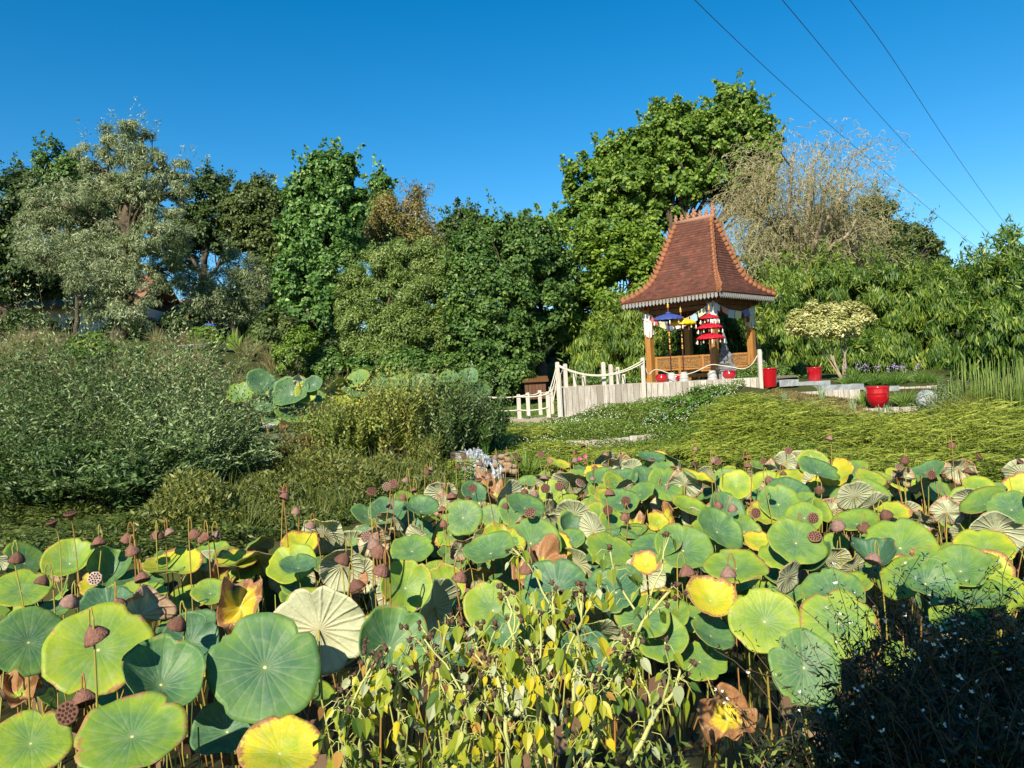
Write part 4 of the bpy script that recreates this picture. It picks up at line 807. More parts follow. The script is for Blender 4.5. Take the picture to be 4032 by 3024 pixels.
T('tulip_tree', 'tall upright bright green tree left of the birches', gb(1260, 32), [E(1330, 670, 75, 65, 32), E(1265, 700, 85, 80, 32), E(1220, 810, 100, 95, 32), E(1330, 810, 105, 110, 32), E(1280, 940, 150, 110, 32), E(1190, 930, 85, 110, 32), E(1200, 1080, 110, 120, 32), E(1330, 1080, 110, 110, 32), E(1220, 1230, 120, 120, 31.5), E(1150, 1180, 70, 100, 32)], 27000, .22, .19, LM['tulip'], M['bark'], .28, kind='fold')
T('tulip_tree', 'narrow green treetop between the bright green tree and the birches', gb(1490, 40), [E(1495, 740, 42, 60, 40), E(1500, 830, 60, 80, 40), E(1480, 950, 80, 80, 40)], 5000, .24, .19, LM['tulip'], M['bark'], .2, kind='fold')
for k, (px, lb, el) in enumerate(((1525, 'pale stemmed birch with thin browning leaves nearer the bright green tree', [E(1520, 850, 60, 90, 36), E(1500, 960, 75, 80, 36), E(1550, 1050, 70, 60, 36)]), (1640, 'taller browning birch with wispy top', [E(1635, 800, 50, 75, 36.5), E(1640, 880, 75, 70, 36.5), E(1620, 970, 100, 80, 36), E(1680, 950, 60, 80, 36.5), E(1590, 900, 60, 70, 36)]))):
    T('birch_tree', lb, gb(px, 36), el, 5500, .13, .075, LM['birch'], M['white_bark'], .09, top=at(px-5, 790, 36.2), sub=.34, shell=.2, droop=.7, spread=1.3, twig=9)
T('oak_tree', 'distant rounded dark tree behind the birches', gb(1815, 52), [E(1820, 880, 80, 65, 52), E(1880, 940, 60, 80, 52), E(1760, 950, 70, 80, 52)], 7000, .30, .18, LM['oak'], M['bark'], .3)
T('willow_tree', 'broad olive green dome shaped tree in the middle of the garden', gb(1530, 27), [E(1620, 1030, 150, 90, 27.5), E(1500, 1080, 120, 100, 27.3), E(1700, 1080, 100, 100, 27.5), E(1400, 1170, 90, 110, 27), E(1540, 1180, 150, 110, 26.6), E(1680, 1190, 110, 120, 27), E(1430, 1310, 110, 110, 26.5), E(1570, 1320, 130, 110, 26.2), E(1690, 1310, 110, 110, 26.6), E(1500, 1420, 150, 70, 26)], 52000, .12, .05, LM['olive'], M['bark'], .22, droop=.3)
T('lime_tree', 'dense dark green tree with its trunk beside the timber shed', gb(2130, 27), [E(1990, 920, 130, 70, 27.5), E(2090, 960, 120, 90, 27.5), E(1880, 1000, 110, 100, 27), E(1990, 1060, 150, 110, 26.5), E(2150, 1080, 120, 120, 27.5), E(1830, 1160, 90, 120, 26.5), E(1960, 1220, 150, 120, 26), E(2110, 1240, 130, 110, 27), E(1880, 1350, 120, 110, 26), E(2020, 1380, 110, 100, 26), E(1980, 1480, 110, 70, 25.6), E(1860, 1450, 90, 70, 26)], 44000, .16, .12, LM['dark'], M['bark'], .26, top=at(2090, 1150, 27), kind='fold')
T('bush', 'ivy green bush at the foot of the dome shaped tree', gb(1650, 25.2), [E(1620, 1440, 150, 60, 25.2), E(1450, 1450, 120, 55, 25.5), E(1750, 1440, 70, 60, 25.4), E(1280, 1440, 110, 60, 25.8)], 15000, .12, .09, LM['ivy'], M['bark'], .06, cat='bush', group='bushes below the trees')
T('plane_tree', 'tall plane tree towering behind the pavilion', gb(2560, 36), [E(2900, 440, 100, 100, 36), E(2830, 510, 120, 95, 36), E(2960, 560, 110, 110, 36), E(2640, 490, 110, 85, 36), E(2720, 560, 140, 110, 36), E(3010, 620, 70, 110, 36), E(2500, 600, 120, 85, 36), E(2400, 640, 90, 70, 36), E(2330, 730, 110, 110, 36), E(2480, 740, 150, 120, 35.5), E(2650, 700, 140, 120, 36), E(2820, 680, 130, 110, 36.5), E(2270, 870, 110, 80, 36), E(2400, 900, 130, 100, 35.5), E(2560, 880, 120, 110, 36), E(2950, 760, 100, 100, 37), E(2160, 900, 90, 50, 36)], 52000, .20, .18, LM['plane'], M['bark'], .34, top=at(2680, 760, 36), kind='lobed', twig=7, shell=.45, sub=.21, nsub=80, spikes=14, sl=.7)
T('maple_tree', 'fresh green maple left of the pavilion roof', gb(2380, 29), [E(2390, 1000, 130, 90, 29), E(2510, 990, 100, 100, 29.5), E(2280, 1080, 120, 100, 29), E(2440, 1120, 150, 110, 28.5), E(2300, 1210, 120, 90, 28.7), E(2470, 1240, 110, 80, 28.5), E(2230, 1290, 90, 80, 29), E(2560, 1090, 80, 110, 29.5), E(2360, 1310, 120, 60, 28.7)], 30000, .17, .15, LM['maple'], M['bark'], .22, kind='lobed', up=.7)
# weeping willow thinning to straw colour
o = thing('weeping_willow', gb(3160, 31), 'half bare straw coloured weeping willow behind the pavilion roof', 'tree', 'trees round the garden')
tb = MB(); base = gb(3160, 31); top = at(3190, 860, 31); P0_ = limb(tb, base-[0, 0, .3], at(3170, 1050, 31), .34, .24, .05, 8)
tips = []
for q in ((2900, 800), (2960, 690), (3040, 640), (3120, 600), (3230, 620), (3330, 640), (3370, 720), (3390, 830), (3010, 760), (3140, 720), (3260, 720), (3100, 860), (3230, 850), (3330, 880), (2950, 900), (3060, 960), (3300, 960), (3360, 980), (3180, 960), (2960, 980), (3390, 900), (3250, 1040), (3100, 1060), (3380, 1060), (3010, 850)):
    e_ = at(q[0]+rnd(-15, 15), q[1]+rnd(-10, 10), 31+rnd(-2.2, 1.8)); L_ = limb(tb, P0_[5], e_, .12, .025, .14, 6, 8); tips += [L_[k] for k in (3, 4, 5, 6, 7)]
    for k in range(5):
        e2_ = e_+rdir(1)[0]*np.array([1.0, .8, .7])*rnd(.5, 1.3); L2 = limb(tb, L_[4+k % 4], e2_, .035, .01, .2, 4, 5); tips += [L2[2], L2[3], L2[4]]
tb.build('trunk', M['pale_bark'], o)
mb = MB(); tips = np.array(tips); n = 5200; st = tips[rng.integers(0, len(tips), n)]+rng.normal(size=(n, 3))*.42
out = nrm((st-at(3170, 900, 31))*np.array([1, .8, .25])+rng.normal(size=(n, 3))*1.6); ln = .35+.8*rng.random(n)**1.5; high = (st[:, 2] > at(3170, 760, 31)[2])
tn = np.clip(.5+rng.normal(size=n)*.25, 0, 1); prev = st; nk = 9
for k in range(nk):
    t = (k+1)/nk; D = nrm(out*(1-t*.85)*np.where(high, 1.1, .8)[:, None]+np.array([0, 0, .25])*(1-t)+np.array([0, 0, -.8])*t+rng.normal(size=(n, 3))*.34); nx_ = prev+D*(ln/nk)[:, None]
    S = nrm(np.cross(D, np.array([0, -1., .2])+rng.normal(size=(n, 3))*.2))*.008
    mb.add(np.stack([prev-S, prev+S, nx_+S*.8, nx_-S*.8], 1).reshape(-1, 3), np.arange(n*4).reshape(n, 4), np.clip(tn-.1, 0, 1))
    m_ = rng.random(n) < .62; leaves(mb, prev[m_], D[m_]*.6+rdir(m_.sum())*.8, rdir(m_.sum()), .10, .022, np.clip(tn[m_]+rng.normal(size=m_.sum())*.2, 0, 1)); prev = nx_
mb.build('crown', LM['straw'], o)
T('oak_tree', 'dark green tree with feathery edge right of the weeping willow', gb(3500, 34), [E(3440, 860, 80, 100, 34), E(3480, 940, 80, 90, 34), E(3580, 930, 80, 50, 34), E(3520, 1050, 110, 90, 34), E(3660, 960, 50, 40, 34), E(3420, 1050, 70, 90, 34)], 12000, .20, .07, LM['oak2'], M['bark'], .24, droop=.5, spread=1.3)
T('oak_tree', 'rounded dark tree against the sky below the power cables', gb(3650, 43), [E(3650, 1050, 75, 60, 43), E(3700, 1100, 60, 60, 43), E(3580, 1110, 90, 60, 43), E(3650, 1160, 130, 70, 43)], 9000, .24, .15, LM['oak'], M['bark'], .26)
T('oak_tree', 'dark leafy tree filling the sky behind the weeping willow', gb(3150, 37), [E(3080, 960, 130, 100, 37), E(3240, 930, 140, 120, 37), E(3360, 1000, 110, 110, 37), E(3150, 1080, 200, 100, 37), E(2960, 1060, 110, 110, 37)], 17000, .20, .12, LM['oak2'], M['bark'], .28)
# understorey closing the view below the far crowns
for k, (px, py, rx, ry, Y, mk, lb) in enumerate(((90, 1330, 170, 100, 35, 'oak', 'dark bush in front of the brown roofed house'), (520, 1310, 120, 90, 33, 'oak', 'dark drooping bush under the big willow'), (760, 1290, 130, 90, 38, 'oak', 'dark bush behind the lattice gate'), (900, 1300, 110, 70, 34, 'dark', 'shaded bush behind the banana plant'), (1090, 1330, 110, 110, 29, 'oak2', 'olive bush left of the tall bright green tree'), (2220, 1400, 80, 70, 34, 'oak', 'shaded bush above the hillside lawn'), (2140, 1350, 130, 60, 38, 'oak', 'dark bush behind the timber shed'))):
    T('bush', lb, gb(px, Y), [E(px, py, rx, ry, Y), E(px+rx*.5, py+20, rx*.6, ry*.8, Y), E(px-rx*.5, py+25, rx*.6, ry*.8, Y)], 6500, .17, .10, LM[mk], M['bark'], .05, cat='bush', group='bushes below the trees')
T('bush', 'small yellow green leafy plant in front of the lattice gate', gb(800, 25), [E(800, 1325, 55, 40, 25), E(835, 1340, 45, 35, 25)], 1500, .14, .11, LM['maple'], M['bark'], .03, cat='bush')
T('bush', 'low leafy hedge running under the lattice gate', gb(700, 23.5), [E(650, 1400, 90, 35, 23.5), E(760, 1412, 100, 30, 23.4), E(570, 1390, 50, 35, 23.8)], 5000, .09, .07, LM['ivy'], M['bark'], .03, cat='bush')
T('bush', 'lime green large leaved plant rising among the sage bushes', gb(360, 19), [E(350, 1345, 60, 30, 19), E(320, 1370, 60, 30, 19), E(400, 1370, 40, 30, 19)], 900, .16, .13, LM['maple'], M['bark'], .02, cat='bush')
T('bush', 'yellowing leafy shrub beside the tall bright green tree', gb(1120, 24), [E(1120, 1400, 50, 60, 24), E(1180, 1340, 60, 60, 25)], 4500, .09, .06, LM['maple'], M['bark'], .03, cat='bush')
for k, (px, py, rx, ry, Y, mk, lb) in enumerate(((1400, 1330, 150, 110, 38, 'oak', 'dark bush closing the gap behind the bright green tree'), (1640, 1340, 190, 110, 40, 'oak', 'dark bush behind the dome shaped tree'), (1900, 1330, 170, 110, 40, 'oak', 'dark bush behind the dense dark green tree'), (340, 1330, 150, 90, 44, 'oak', 'dark bush beside the brown roofed house'), (2600, 1290, 150, 130, 34, 'oak', 'dark bush far behind the pavilion'), (2850, 1280, 170, 140, 33, 'oak', 'dark bush behind the bamboo under the weeping willow'), (3250, 1230, 220, 120, 34, 'oak', 'dark bush under the weeping willow'))):
    T('bush', lb, gb(px, Y), [E(px, py, rx, ry, Y), E(px+rx*.6, py+20, rx*.7, ry*.8, Y), E(px-rx*.6, py+25, rx*.7, ry*.8, Y)], 9000, .22, .14, LM[mk], M['bark'], .05, cat='bush', group='bushes below the trees')
# banana plant
b = gb(925, 27); o = thing('banana_plant', b, 'small banana plant with upright paddle leaves', 'plant'); mb = MB()
for dx, dz, L_ in ((-.3, 1.0, 1.0), (.2, 1.2, 1.2), (.45, .8, .9), (-.05, 1.4, 1.1), (-.5, .6, .8)):
    leaves(mb, [at(925, 1385, 27)], [[dx, -.1, dz]], [[-.4, -1, .3]], L_*.75, .17, rnd(.4, .9), 'strap')
mb.build('leaves', LM['maple'], o)
mb = MB(); pk = at(545, 1268, 33); 
for q in range(60): p = pk+rng.normal(size=3)*np.array([.18, .1, .12]); leaves(mb, [p], rdir(1), [[0, -1, .3]], .08, .07, .5)
tag(mb.build('flower_spray', M['pink_petal'], origin=pk), 'spray of pink flowers hanging in the far trees', 'flowers')

# ------------------------------------------------------------------ bamboo hedge
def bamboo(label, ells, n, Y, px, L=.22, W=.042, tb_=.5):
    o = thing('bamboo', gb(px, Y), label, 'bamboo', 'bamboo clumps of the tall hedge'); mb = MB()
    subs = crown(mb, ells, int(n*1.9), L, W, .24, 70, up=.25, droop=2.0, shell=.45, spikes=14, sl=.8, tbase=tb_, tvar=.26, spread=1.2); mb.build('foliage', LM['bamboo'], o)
    mb = MB(); base = gb(px, Y)
    for c, r, s_, sr_ in subs:
        for j in rng.choice(len(s_), min(4, len(s_)), False):
            a = np.array([s_[j][0]+rnd(-.2, .2), c[1]+r[1]*rnd(0, .4), base[2]-.1]); limb(mb, a, s_[j], .02, .008, .03, 5)
    mb.build('culm', mat('culm', (.16, .19, .04), .5, .4) if 'culm' not in bpy.data.materials else bpy.data.materials['culm'], o)
bamboo('bamboo clump left of the pavilion posts', [E(2460, 1340, 110, 130, 25.5), E(2330, 1400, 90, 90, 25.5), E(2540, 1400, 70, 110, 25), E(2300, 1450, 60, 50, 25.2)], 16000, 25.5, 2430, tb_=.58)
bamboo('shaded bamboo seen between the pavilion posts', [E(2680, 1330, 110, 170, 25.9), E(2800, 1310, 110, 190, 25.9), E(2900, 1330, 100, 170, 25.9), E(2750, 1430, 150, 90, 25.4), E(2900, 1430, 100, 90, 25.4)], 20000, 26, 2760, tb_=.12)  # low leaf tint paints in extra shade behind the pavilion
bamboo('bamboo clump behind the second statue', [E(3040, 1230, 90, 120, 24.5), E(3060, 1370, 90, 110, 24), E(3120, 1150, 100, 100, 25.5)], 12000, 24.5, 3060, tb_=.58)
bamboo('bamboo clump right behind the cream leaved tree', [E(3240, 1150, 120, 110, 25.5), E(3200, 1380, 110, 110, 24.5), E(3350, 1400, 120, 110, 24), E(3360, 1150, 130, 110, 25.5)], 17000, 25, 3260, tb_=.48)
bamboo('bamboo clump just right of the cream leaved tree', [E(3520, 1190, 130, 130, 24.5), E(3520, 1400, 130, 110, 23.8), E(3640, 1220, 110, 140, 24.5)], 17000, 24.3, 3540, tb_=.5)
bamboo('tall bamboo clump in the hedge before the rounded dark tree', [E(3740, 1230, 120, 150, 24), E(3720, 1410, 120, 90, 23.5), E(3860, 1150, 110, 130, 24)], 15000, 24, 3740, tb_=.42)
bamboo('tallest bamboo at the right edge of the hedge', [E(3960, 1110, 120, 130, 20), E(4030, 1030, 90, 80, 20), E(3930, 1300, 110, 120, 19.5), E(4060, 1220, 110, 150, 19.5), E(3850, 1400, 90, 80, 20)], 20000, 20, 3960, .21, .045, .4)
# cream variegated small tree
o = thing('variegated_tree', gb(3335, 20.2), 'small umbrella shaped tree with cream leaves and pale stems', 'tree'); mb = MB()
subs = crown(mb, [E(3200, 1250, 85, 48, 20.2), E(3290, 1235, 90, 46, 20.4), E(3365, 1255, 65, 48, 20.2), E(3150, 1285, 55, 30, 20), E(3250, 1285, 100, 36, 19.9), E(3340, 1290, 70, 32, 20)], 42000, .08, .042, .36, 40, up=1.0, droop=-.2, shell=.3); mb.build('crown', LM['cream'], o)
tb = MB(); b = at(3328, 1512, 20.2)
for q in ((3190, 1330), (3270, 1320), (3300, 1310), (3340, 1330), (3240, 1300), (3320, 1290)):
    P = limb(tb, b+rng.normal(size=3)*.03, at(q[0], q[1], 20.2+rnd(-.2, .2)), .028, .012, .06, 6, 7)
    for c, r, s_, sr_ in subs[:4]:
        j = rng.integers(0, len(s_)); 
        if np.linalg.norm(s_[j]-P[-1]) < .9: limb(tb, P[-1], s_[j], .013, .004, .1, 4, 4)
tb.build('trunk', M['pale_bark'], o)

# ------------------------------------------------------------------ arching sage coloured shrubs on the left bank
def shoots(mb, base, n, length, spread, L, W, pairs, tint=.5, droop=.55, up=1.0, tb=None, tvar=.18, face=None):
    a = rng.random(n)*2*np.pi; s = rng.random(n)**.6*spread; out = np.stack([np.cos(a), np.sin(a), np.zeros(n)], 1)
    D0 = nrm(out*s[:, None]+np.array([0, 0, up])); ln = length*(.55+.6*rng.random(n)); prev = np.asarray(base)+out*(.25*s*length*.35)[:, None]; prev = prev+rng.normal(size=(n, 3))*np.array([.12, .12, .02]); tn = np.clip(tint+rng.normal(size=n)*tvar, 0, 1)
    for k in range(pairs):
        t = (k+1)/pairs; D = nrm(D0+out*(droop*t)*s[:, None]+np.array([0, 0, -droop*1.25])*(t*t)*s[:, None]); nx_ = prev+D*(ln/pairs)[:, None]
        S = nrm(np.cross(D, np.array([0, 0, 1.])+rng.normal(size=(n, 3))*.3)); w_ = .006*(1-.7*t)
        if tb is not None: tb.add(np.stack([prev-S*w_, prev+S*w_, nx_+S*w_, nx_-S*w_], 1).reshape(-1, 3), np.arange(n*4).reshape(n, 4))
        if t > .22:
            for sg in (-1, 1):
                dd = S*sg*.8+D*.55+np.array([0, 0, .18]); leaves(mb, nx_, dd, nrm(D*.2+np.array([0, -.35, .8])+rng.normal(size=(n, 3))*.35), L*(1.1-.5*t*t), W*(1.1-.4*t), np.clip(tn+.15*t+rng.normal(size=n)*.12, 0, 1), 'diamond')
        prev = nx_
def shrub(name, label, px, Y, length, n, spread, L, W, pairs, lm, cat='shrub', group=None, tint=.5, fill=2500, droop=.55, fr=(.9, .7), **kw):
    b = gb(px, Y); o = thing(name, b, label, cat, group); mb = MB(); tb = MB(); shoots(mb, b, n, length, spread, L, W, pairs, tint, droop, tb=tb, **kw)
    if length > 1.7: shoots(mb, b, 16, length*1.28, .62, L*1.15, W*1.2, 30, min(.9, tint+.25), .4, tb=tb)
    if fill: crown(mb, [(b+np.array([0, 0, length*.33]), np.array([length*fr[0], length*fr[0], length*fr[1]*.62]))], fill, L, W, .3, 30, up=.5, droop=.0, shell=.2, tbase=tint-.12)
    mb.build('foliage', lm, o); tb.build('stems', M['bark'], o); return o
SG = 'arching sage green shrubs on the far bank'
for px, Y, ln, lb, ti in ((60, 11.6, 2.8, 'arching sage shrub at the left edge of the bank', .38), (260, 13.0, 2.9, 'arching sage shrub before the lime green plant', .45), (430, 11.9, 2.7, 'sage shrub whose long shoots rise before the dark willow shade', .5), (640, 12.6, 2.7, 'silver sage shrub with fanned shoots below the lattice gate', .58), (760, 11.4, 1.9, 'silvery shrub arching low over the dark hollow', .62), (850, 13.4, .8, 'sage shrub at the corner of the upper pond', .5), (180, 10.2, 1.4, 'low green sage shrub above the left end of the lotus bed', .3), (500, 10.2, 1.35, 'low dark shrub between silvery shrub and lotus bed', .28)):
    shrub('sage_shrub', lb, px, Y, ln, 190, 1.25, .085, .026, 26, LM['sage'], group=SG, tint=ti-.1, fill=4200, fr=(.62, .85))
# upright tall weeds between the waterfall and the upper pond
WG = 'upright weeds crowding the bank'
for px, Y, ln, lb, lm, ti in ((1240, 13.4, 1.0, 'olive weed clump below the upper lotus', 'weed', .5), (1340, 12.6, 1.15, 'weed clump with reddish leaves', 'weed', .42), (1440, 13.2, 1.3, 'tall yellow green weed clump mid bank', 'weed', .55), (1540, 12.8, 1.55, 'yellow green weed clump with drooping leaves', 'weed', .65), (1640, 13.2, 1.5, 'olive green weed clump beside the grey one', 'weed', .5), (1750, 13.0, 1.6, 'grey green weed clump above the waterfall', 'sage', .30), (1840, 13.4, 1.5, 'grey green bush covering the bridge end post', 'sage', .26), (1880, 14.4, 1.2, 'dark upright clump beside the bridge post', 'dark', .4), (1150, 12.4, .6, 'low brownish weed clump near the dark hollow', 'birch', .4)):
    b = gb(px, Y); o = thing('weed_clump', b, lb, 'weeds', WG); mb = MB(); tb = MB()
    shoots(mb, b, 105, ln, .42, .098, .036, 20, ti, .25, 1.0, tb); crown(mb, [(b+np.array([0, 0, ln*.42]), np.array([.5, .45, ln*.5]))], 1600, .075, .028, .3, 22, droop=.5, shell=.2, tbase=ti-.1)
    mb.build('foliage', LM[lm], o); tb.build('stems', M['bark'], o)
# strap leaved clumps
M['strap'] = leafmat('strap', (.05, .12, .02), (.12, .22, .035), (.24, .33, .07), .3); M['strap_grey'] = leafmat('strap_grey', (.07, .13, .06), (.17, .25, .13), (.33, .38, .22), .25)
def clump(name, label, p, n, h, sp, w_, m, tint=.5, droop=.6, cat='plant', flowers=None, group=None):
    o = thing(name, p, label, cat, group); mb = MB(); tuft(mb, p, n, h, sp, w_, tint, droop); mb.build('leaves', m, o)
    if flowers:
        fm, k, r = flowers; tb = MB()
        for i in range(k):
            mb = MB()
            t = np.asarray(p)+np.array([rnd(-.3, .3)*sp, rnd(-.2, .2)*sp, h*rnd(.95, 1.35)]); tb.tube([np.asarray(p)+np.array([rnd(-.1, .1), 0, 0]), t], .004, 4)
            q = rdir(9); leaves(mb, t+q*r*.5, q, np.cross(q, rdir(9)), r, r*.6, .5); mb.build('flower_head', fm, o)
        tb.build('stalks', m, o)
def px_g(px, py, Y): p = at(px, py, Y); return np.array([p[0], p[1], p[2]])
clump('daylily_clump', 'fresh green strap leaved clump beside the waterfall stones', px_g(2075, 1880, 12.6), 130, .50, .9, .010, M['strap'], .62, .9)
clump('iris_clump', 'dark iris clump against the bridge kerb', px_g(1912, 1790, 13.2), 70, .55, .35, .009, M['strap'], .1, .3)
clump('daylily_clump', 'light green daylily clump right of the ribbed planter', px_g(3560, 1600, 17.4), 150, .42, 1.0, .012, M['strap'], .6, .7)
clump('daylily_clump', 'light green daylily clump left of the ribbed planter', px_g(3404, 1596, 17.6), 70, .36, .7, .012, M['strap'], .65, .6)
for k, (px, lb) in enumerate(((3360, 'agapanthus clump at the foot of the cream leaved tree'), (3430, 'agapanthus clump with violet heads behind the ribbed planter'), (3520, 'agapanthus clump with many violet heads'), (3590, 'agapanthus clump furthest from the cream leaved tree'), (3650, 'flowerless dark strap leaved clump near the bamboo'))):
    clump('agapanthus', lb, px_g(px, 1526, 19.8+.2*(k % 2)), 210, .46, 1.1, .012, M['strap'], .35, .7, flowers=(M['violet_petal'], (6, 7, 8, 6, 0)[k], .042) if k < 4 else None, group='agapanthus clumps along the plank edging')
for px, py, Y, h, lb in ((3237, 1572, 17.6, .36, 'pale iris fan before the short plank wall'), (3360, 1622, 16.2, .30, 'pale iris fan left of the plank edging'), (3470, 1645, 15.8, .28, 'pale iris fan below the ribbed planter'), (3500, 1640, 15.9, .24, 'small pale iris fan right below the ribbed planter'), (3090, 1590, 16.8, .26, 'slender iris leaves in the dry grass'), (3190, 1610, 16.5, .25, 'thin iris leaves among tawny tufts')):
    clump('iris_fan', lb, px_g(px, py, Y), 12, h, .35, .018, M['strap_grey'], .6, .1, group='iris fans on the dry slope')
mb = MB()
for px, py, Y, h in ((3110, 1575, 17.4, .24), (3150, 1585, 17.2, .24), (3060, 1575, 17.5, .24), (3280, 1632, 16.2, .24), (3330, 1636, 16.1, .24), (3020, 1580, 17.2, .2), (3240, 1645, 16.0, .2)):
    for k in range(5): p = at(px+rnd(-25, 25), py+rnd(-4, 10), Y+rnd(-.2, .2)); tuft(mb, p, 60, h, .9, .006, rnd(.3, .8), .9)
tag(mb.build('dry_grass', M['tawny']), kind='stuff')
cover('dry_litter', [(5.6, 15.0), (8.0, 14.9), (8.0, 18.2), (6.2, 18.2)], 9000, .05, .018, M['tawny'], .03)
# grey perennials and horsetail reeds at the right
for k, (px, py, Y) in enumerate(((3720, 1560, 17.2), (3800, 1560, 16.8), (3690, 1605, 16.0))):
    shrub('grey_shrub', ('grey green perennial behind the boulder', 'grey green perennial in front of the reeds', 'low grey green perennial before the boulder')[k], px, Y, .6, 70, 1.0, .05, .02, 12, LM['sage'], tint=.55, fill=700)
T('bush', 'small green bush with orange berries beside the second statue', px_g(2985, 1500, 20.4)-np.array([0, 0, .1]), [E(2985, 1465, 45, 40, 20.4), E(2930, 1480, 40, 30, 20.4), E(3060, 1480, 60, 45, 21.2), E(3130, 1470, 50, 45, 21.5)], 5500, .075, .05, LM['ivy'], M['bark'], .03, cat='bush')
T('bush', 'dark leafy undergrowth under the pavilion bench', px_g(2760, 1500, 23.6)-np.array([0, 0, .1]), [E(2640, 1480, 70, 25, 23.6), E(2760, 1480, 70, 28, 23.6), E(2870, 1470, 60, 30, 23.4)], 4000, .09, .05, LM['ivy'], M['bark'], .03, cat='bush', tbase=.35)
T('bush', 'low leafy edging between the thin posts and the bamboo', px_g(2450, 1510, 22.8)-np.array([0, 0, .1]), [E(2450, 1500, 90, 18, 22.8), E(2350, 1500, 60, 18, 23.6)], 3000, .08, .05, LM['ivy'], M['bark'], .03, cat='bush')
M['reed'] = leafmat('reed', (.06, .12, .02), (.14, .22, .035), (.27, .33, .07), .2)
for k, (px, Y, n, lb) in enumerate(((3870, 15.6, 45, 'tall green horsetail reed clump nearest the slate'), (3960, 15.0, 60, 'tall horsetail reed clump in the middle of the reeds'), (4020, 14.4, 60, 'tall horsetail reed clump at the right edge'), (3800, 16.2, 26, 'thin horsetail reed clump beside the grey perennial'))):
    b = gb(px, Y); o = thing('reed_clump', b, lb, 'reeds', 'horsetail reeds'); mb = MB()
    for i in range(n):
        p = b+np.array([rnd(-.35, .35), rnd(-.35, .35), -.05]); h = rnd(.6, 1.25); q = p+np.array([rnd(-.06, .06), rnd(-.06, .06), h]); 
        mb.tube([p, (p+q)/2+rng.normal(size=3)*.01, q], [.008, .007, .004], 5, rnd(.2, .9))
    tuft(mb, b, 70, .6, .5, .006, .5, .4); mb.build('stems', M['reed'], o)
mb = MB()
for q in scatter(60, np.array([at(3680, 1640, 15)[:2], at(4080, 1640, 14.2)[:2], at(4080, 1640, 16)[:2], at(3700, 1640, 16.4)[:2]])): tuft(mb, g(*q), 30, rnd(.3, .5), .6, .006, rnd(.3, .8), .6)
tag(mb.build('reed_grass', M['grass']), kind='stuff')
# pink cosmos on the bank
o = thing('pink_flower', px_g(2310, 1840, 13.0), 'pink flowers on thin stems before the low plank wall', 'flower'); mb = MB(); tb = MB()
for px, py in ((2305, 1797), (2283, 1806), (2300, 1822)):
    t_ = at(px, py, 12.9); tb.tube([at(2300, 1880, 12.9), t_], .005, 5)
    for k in range(8): a = k*.785; leaves(mb, [t_], [[math.cos(a), -.35, math.sin(a)]], [[0, -1, .2]], .042, .034, .5)
mb.build('petals', M['pink_petal'], o); tuft(tb, px_g(2300, 1880, 12.9), 20, .22, .6, .012, .5, .5); tb.build('stems', M['strap'], o)
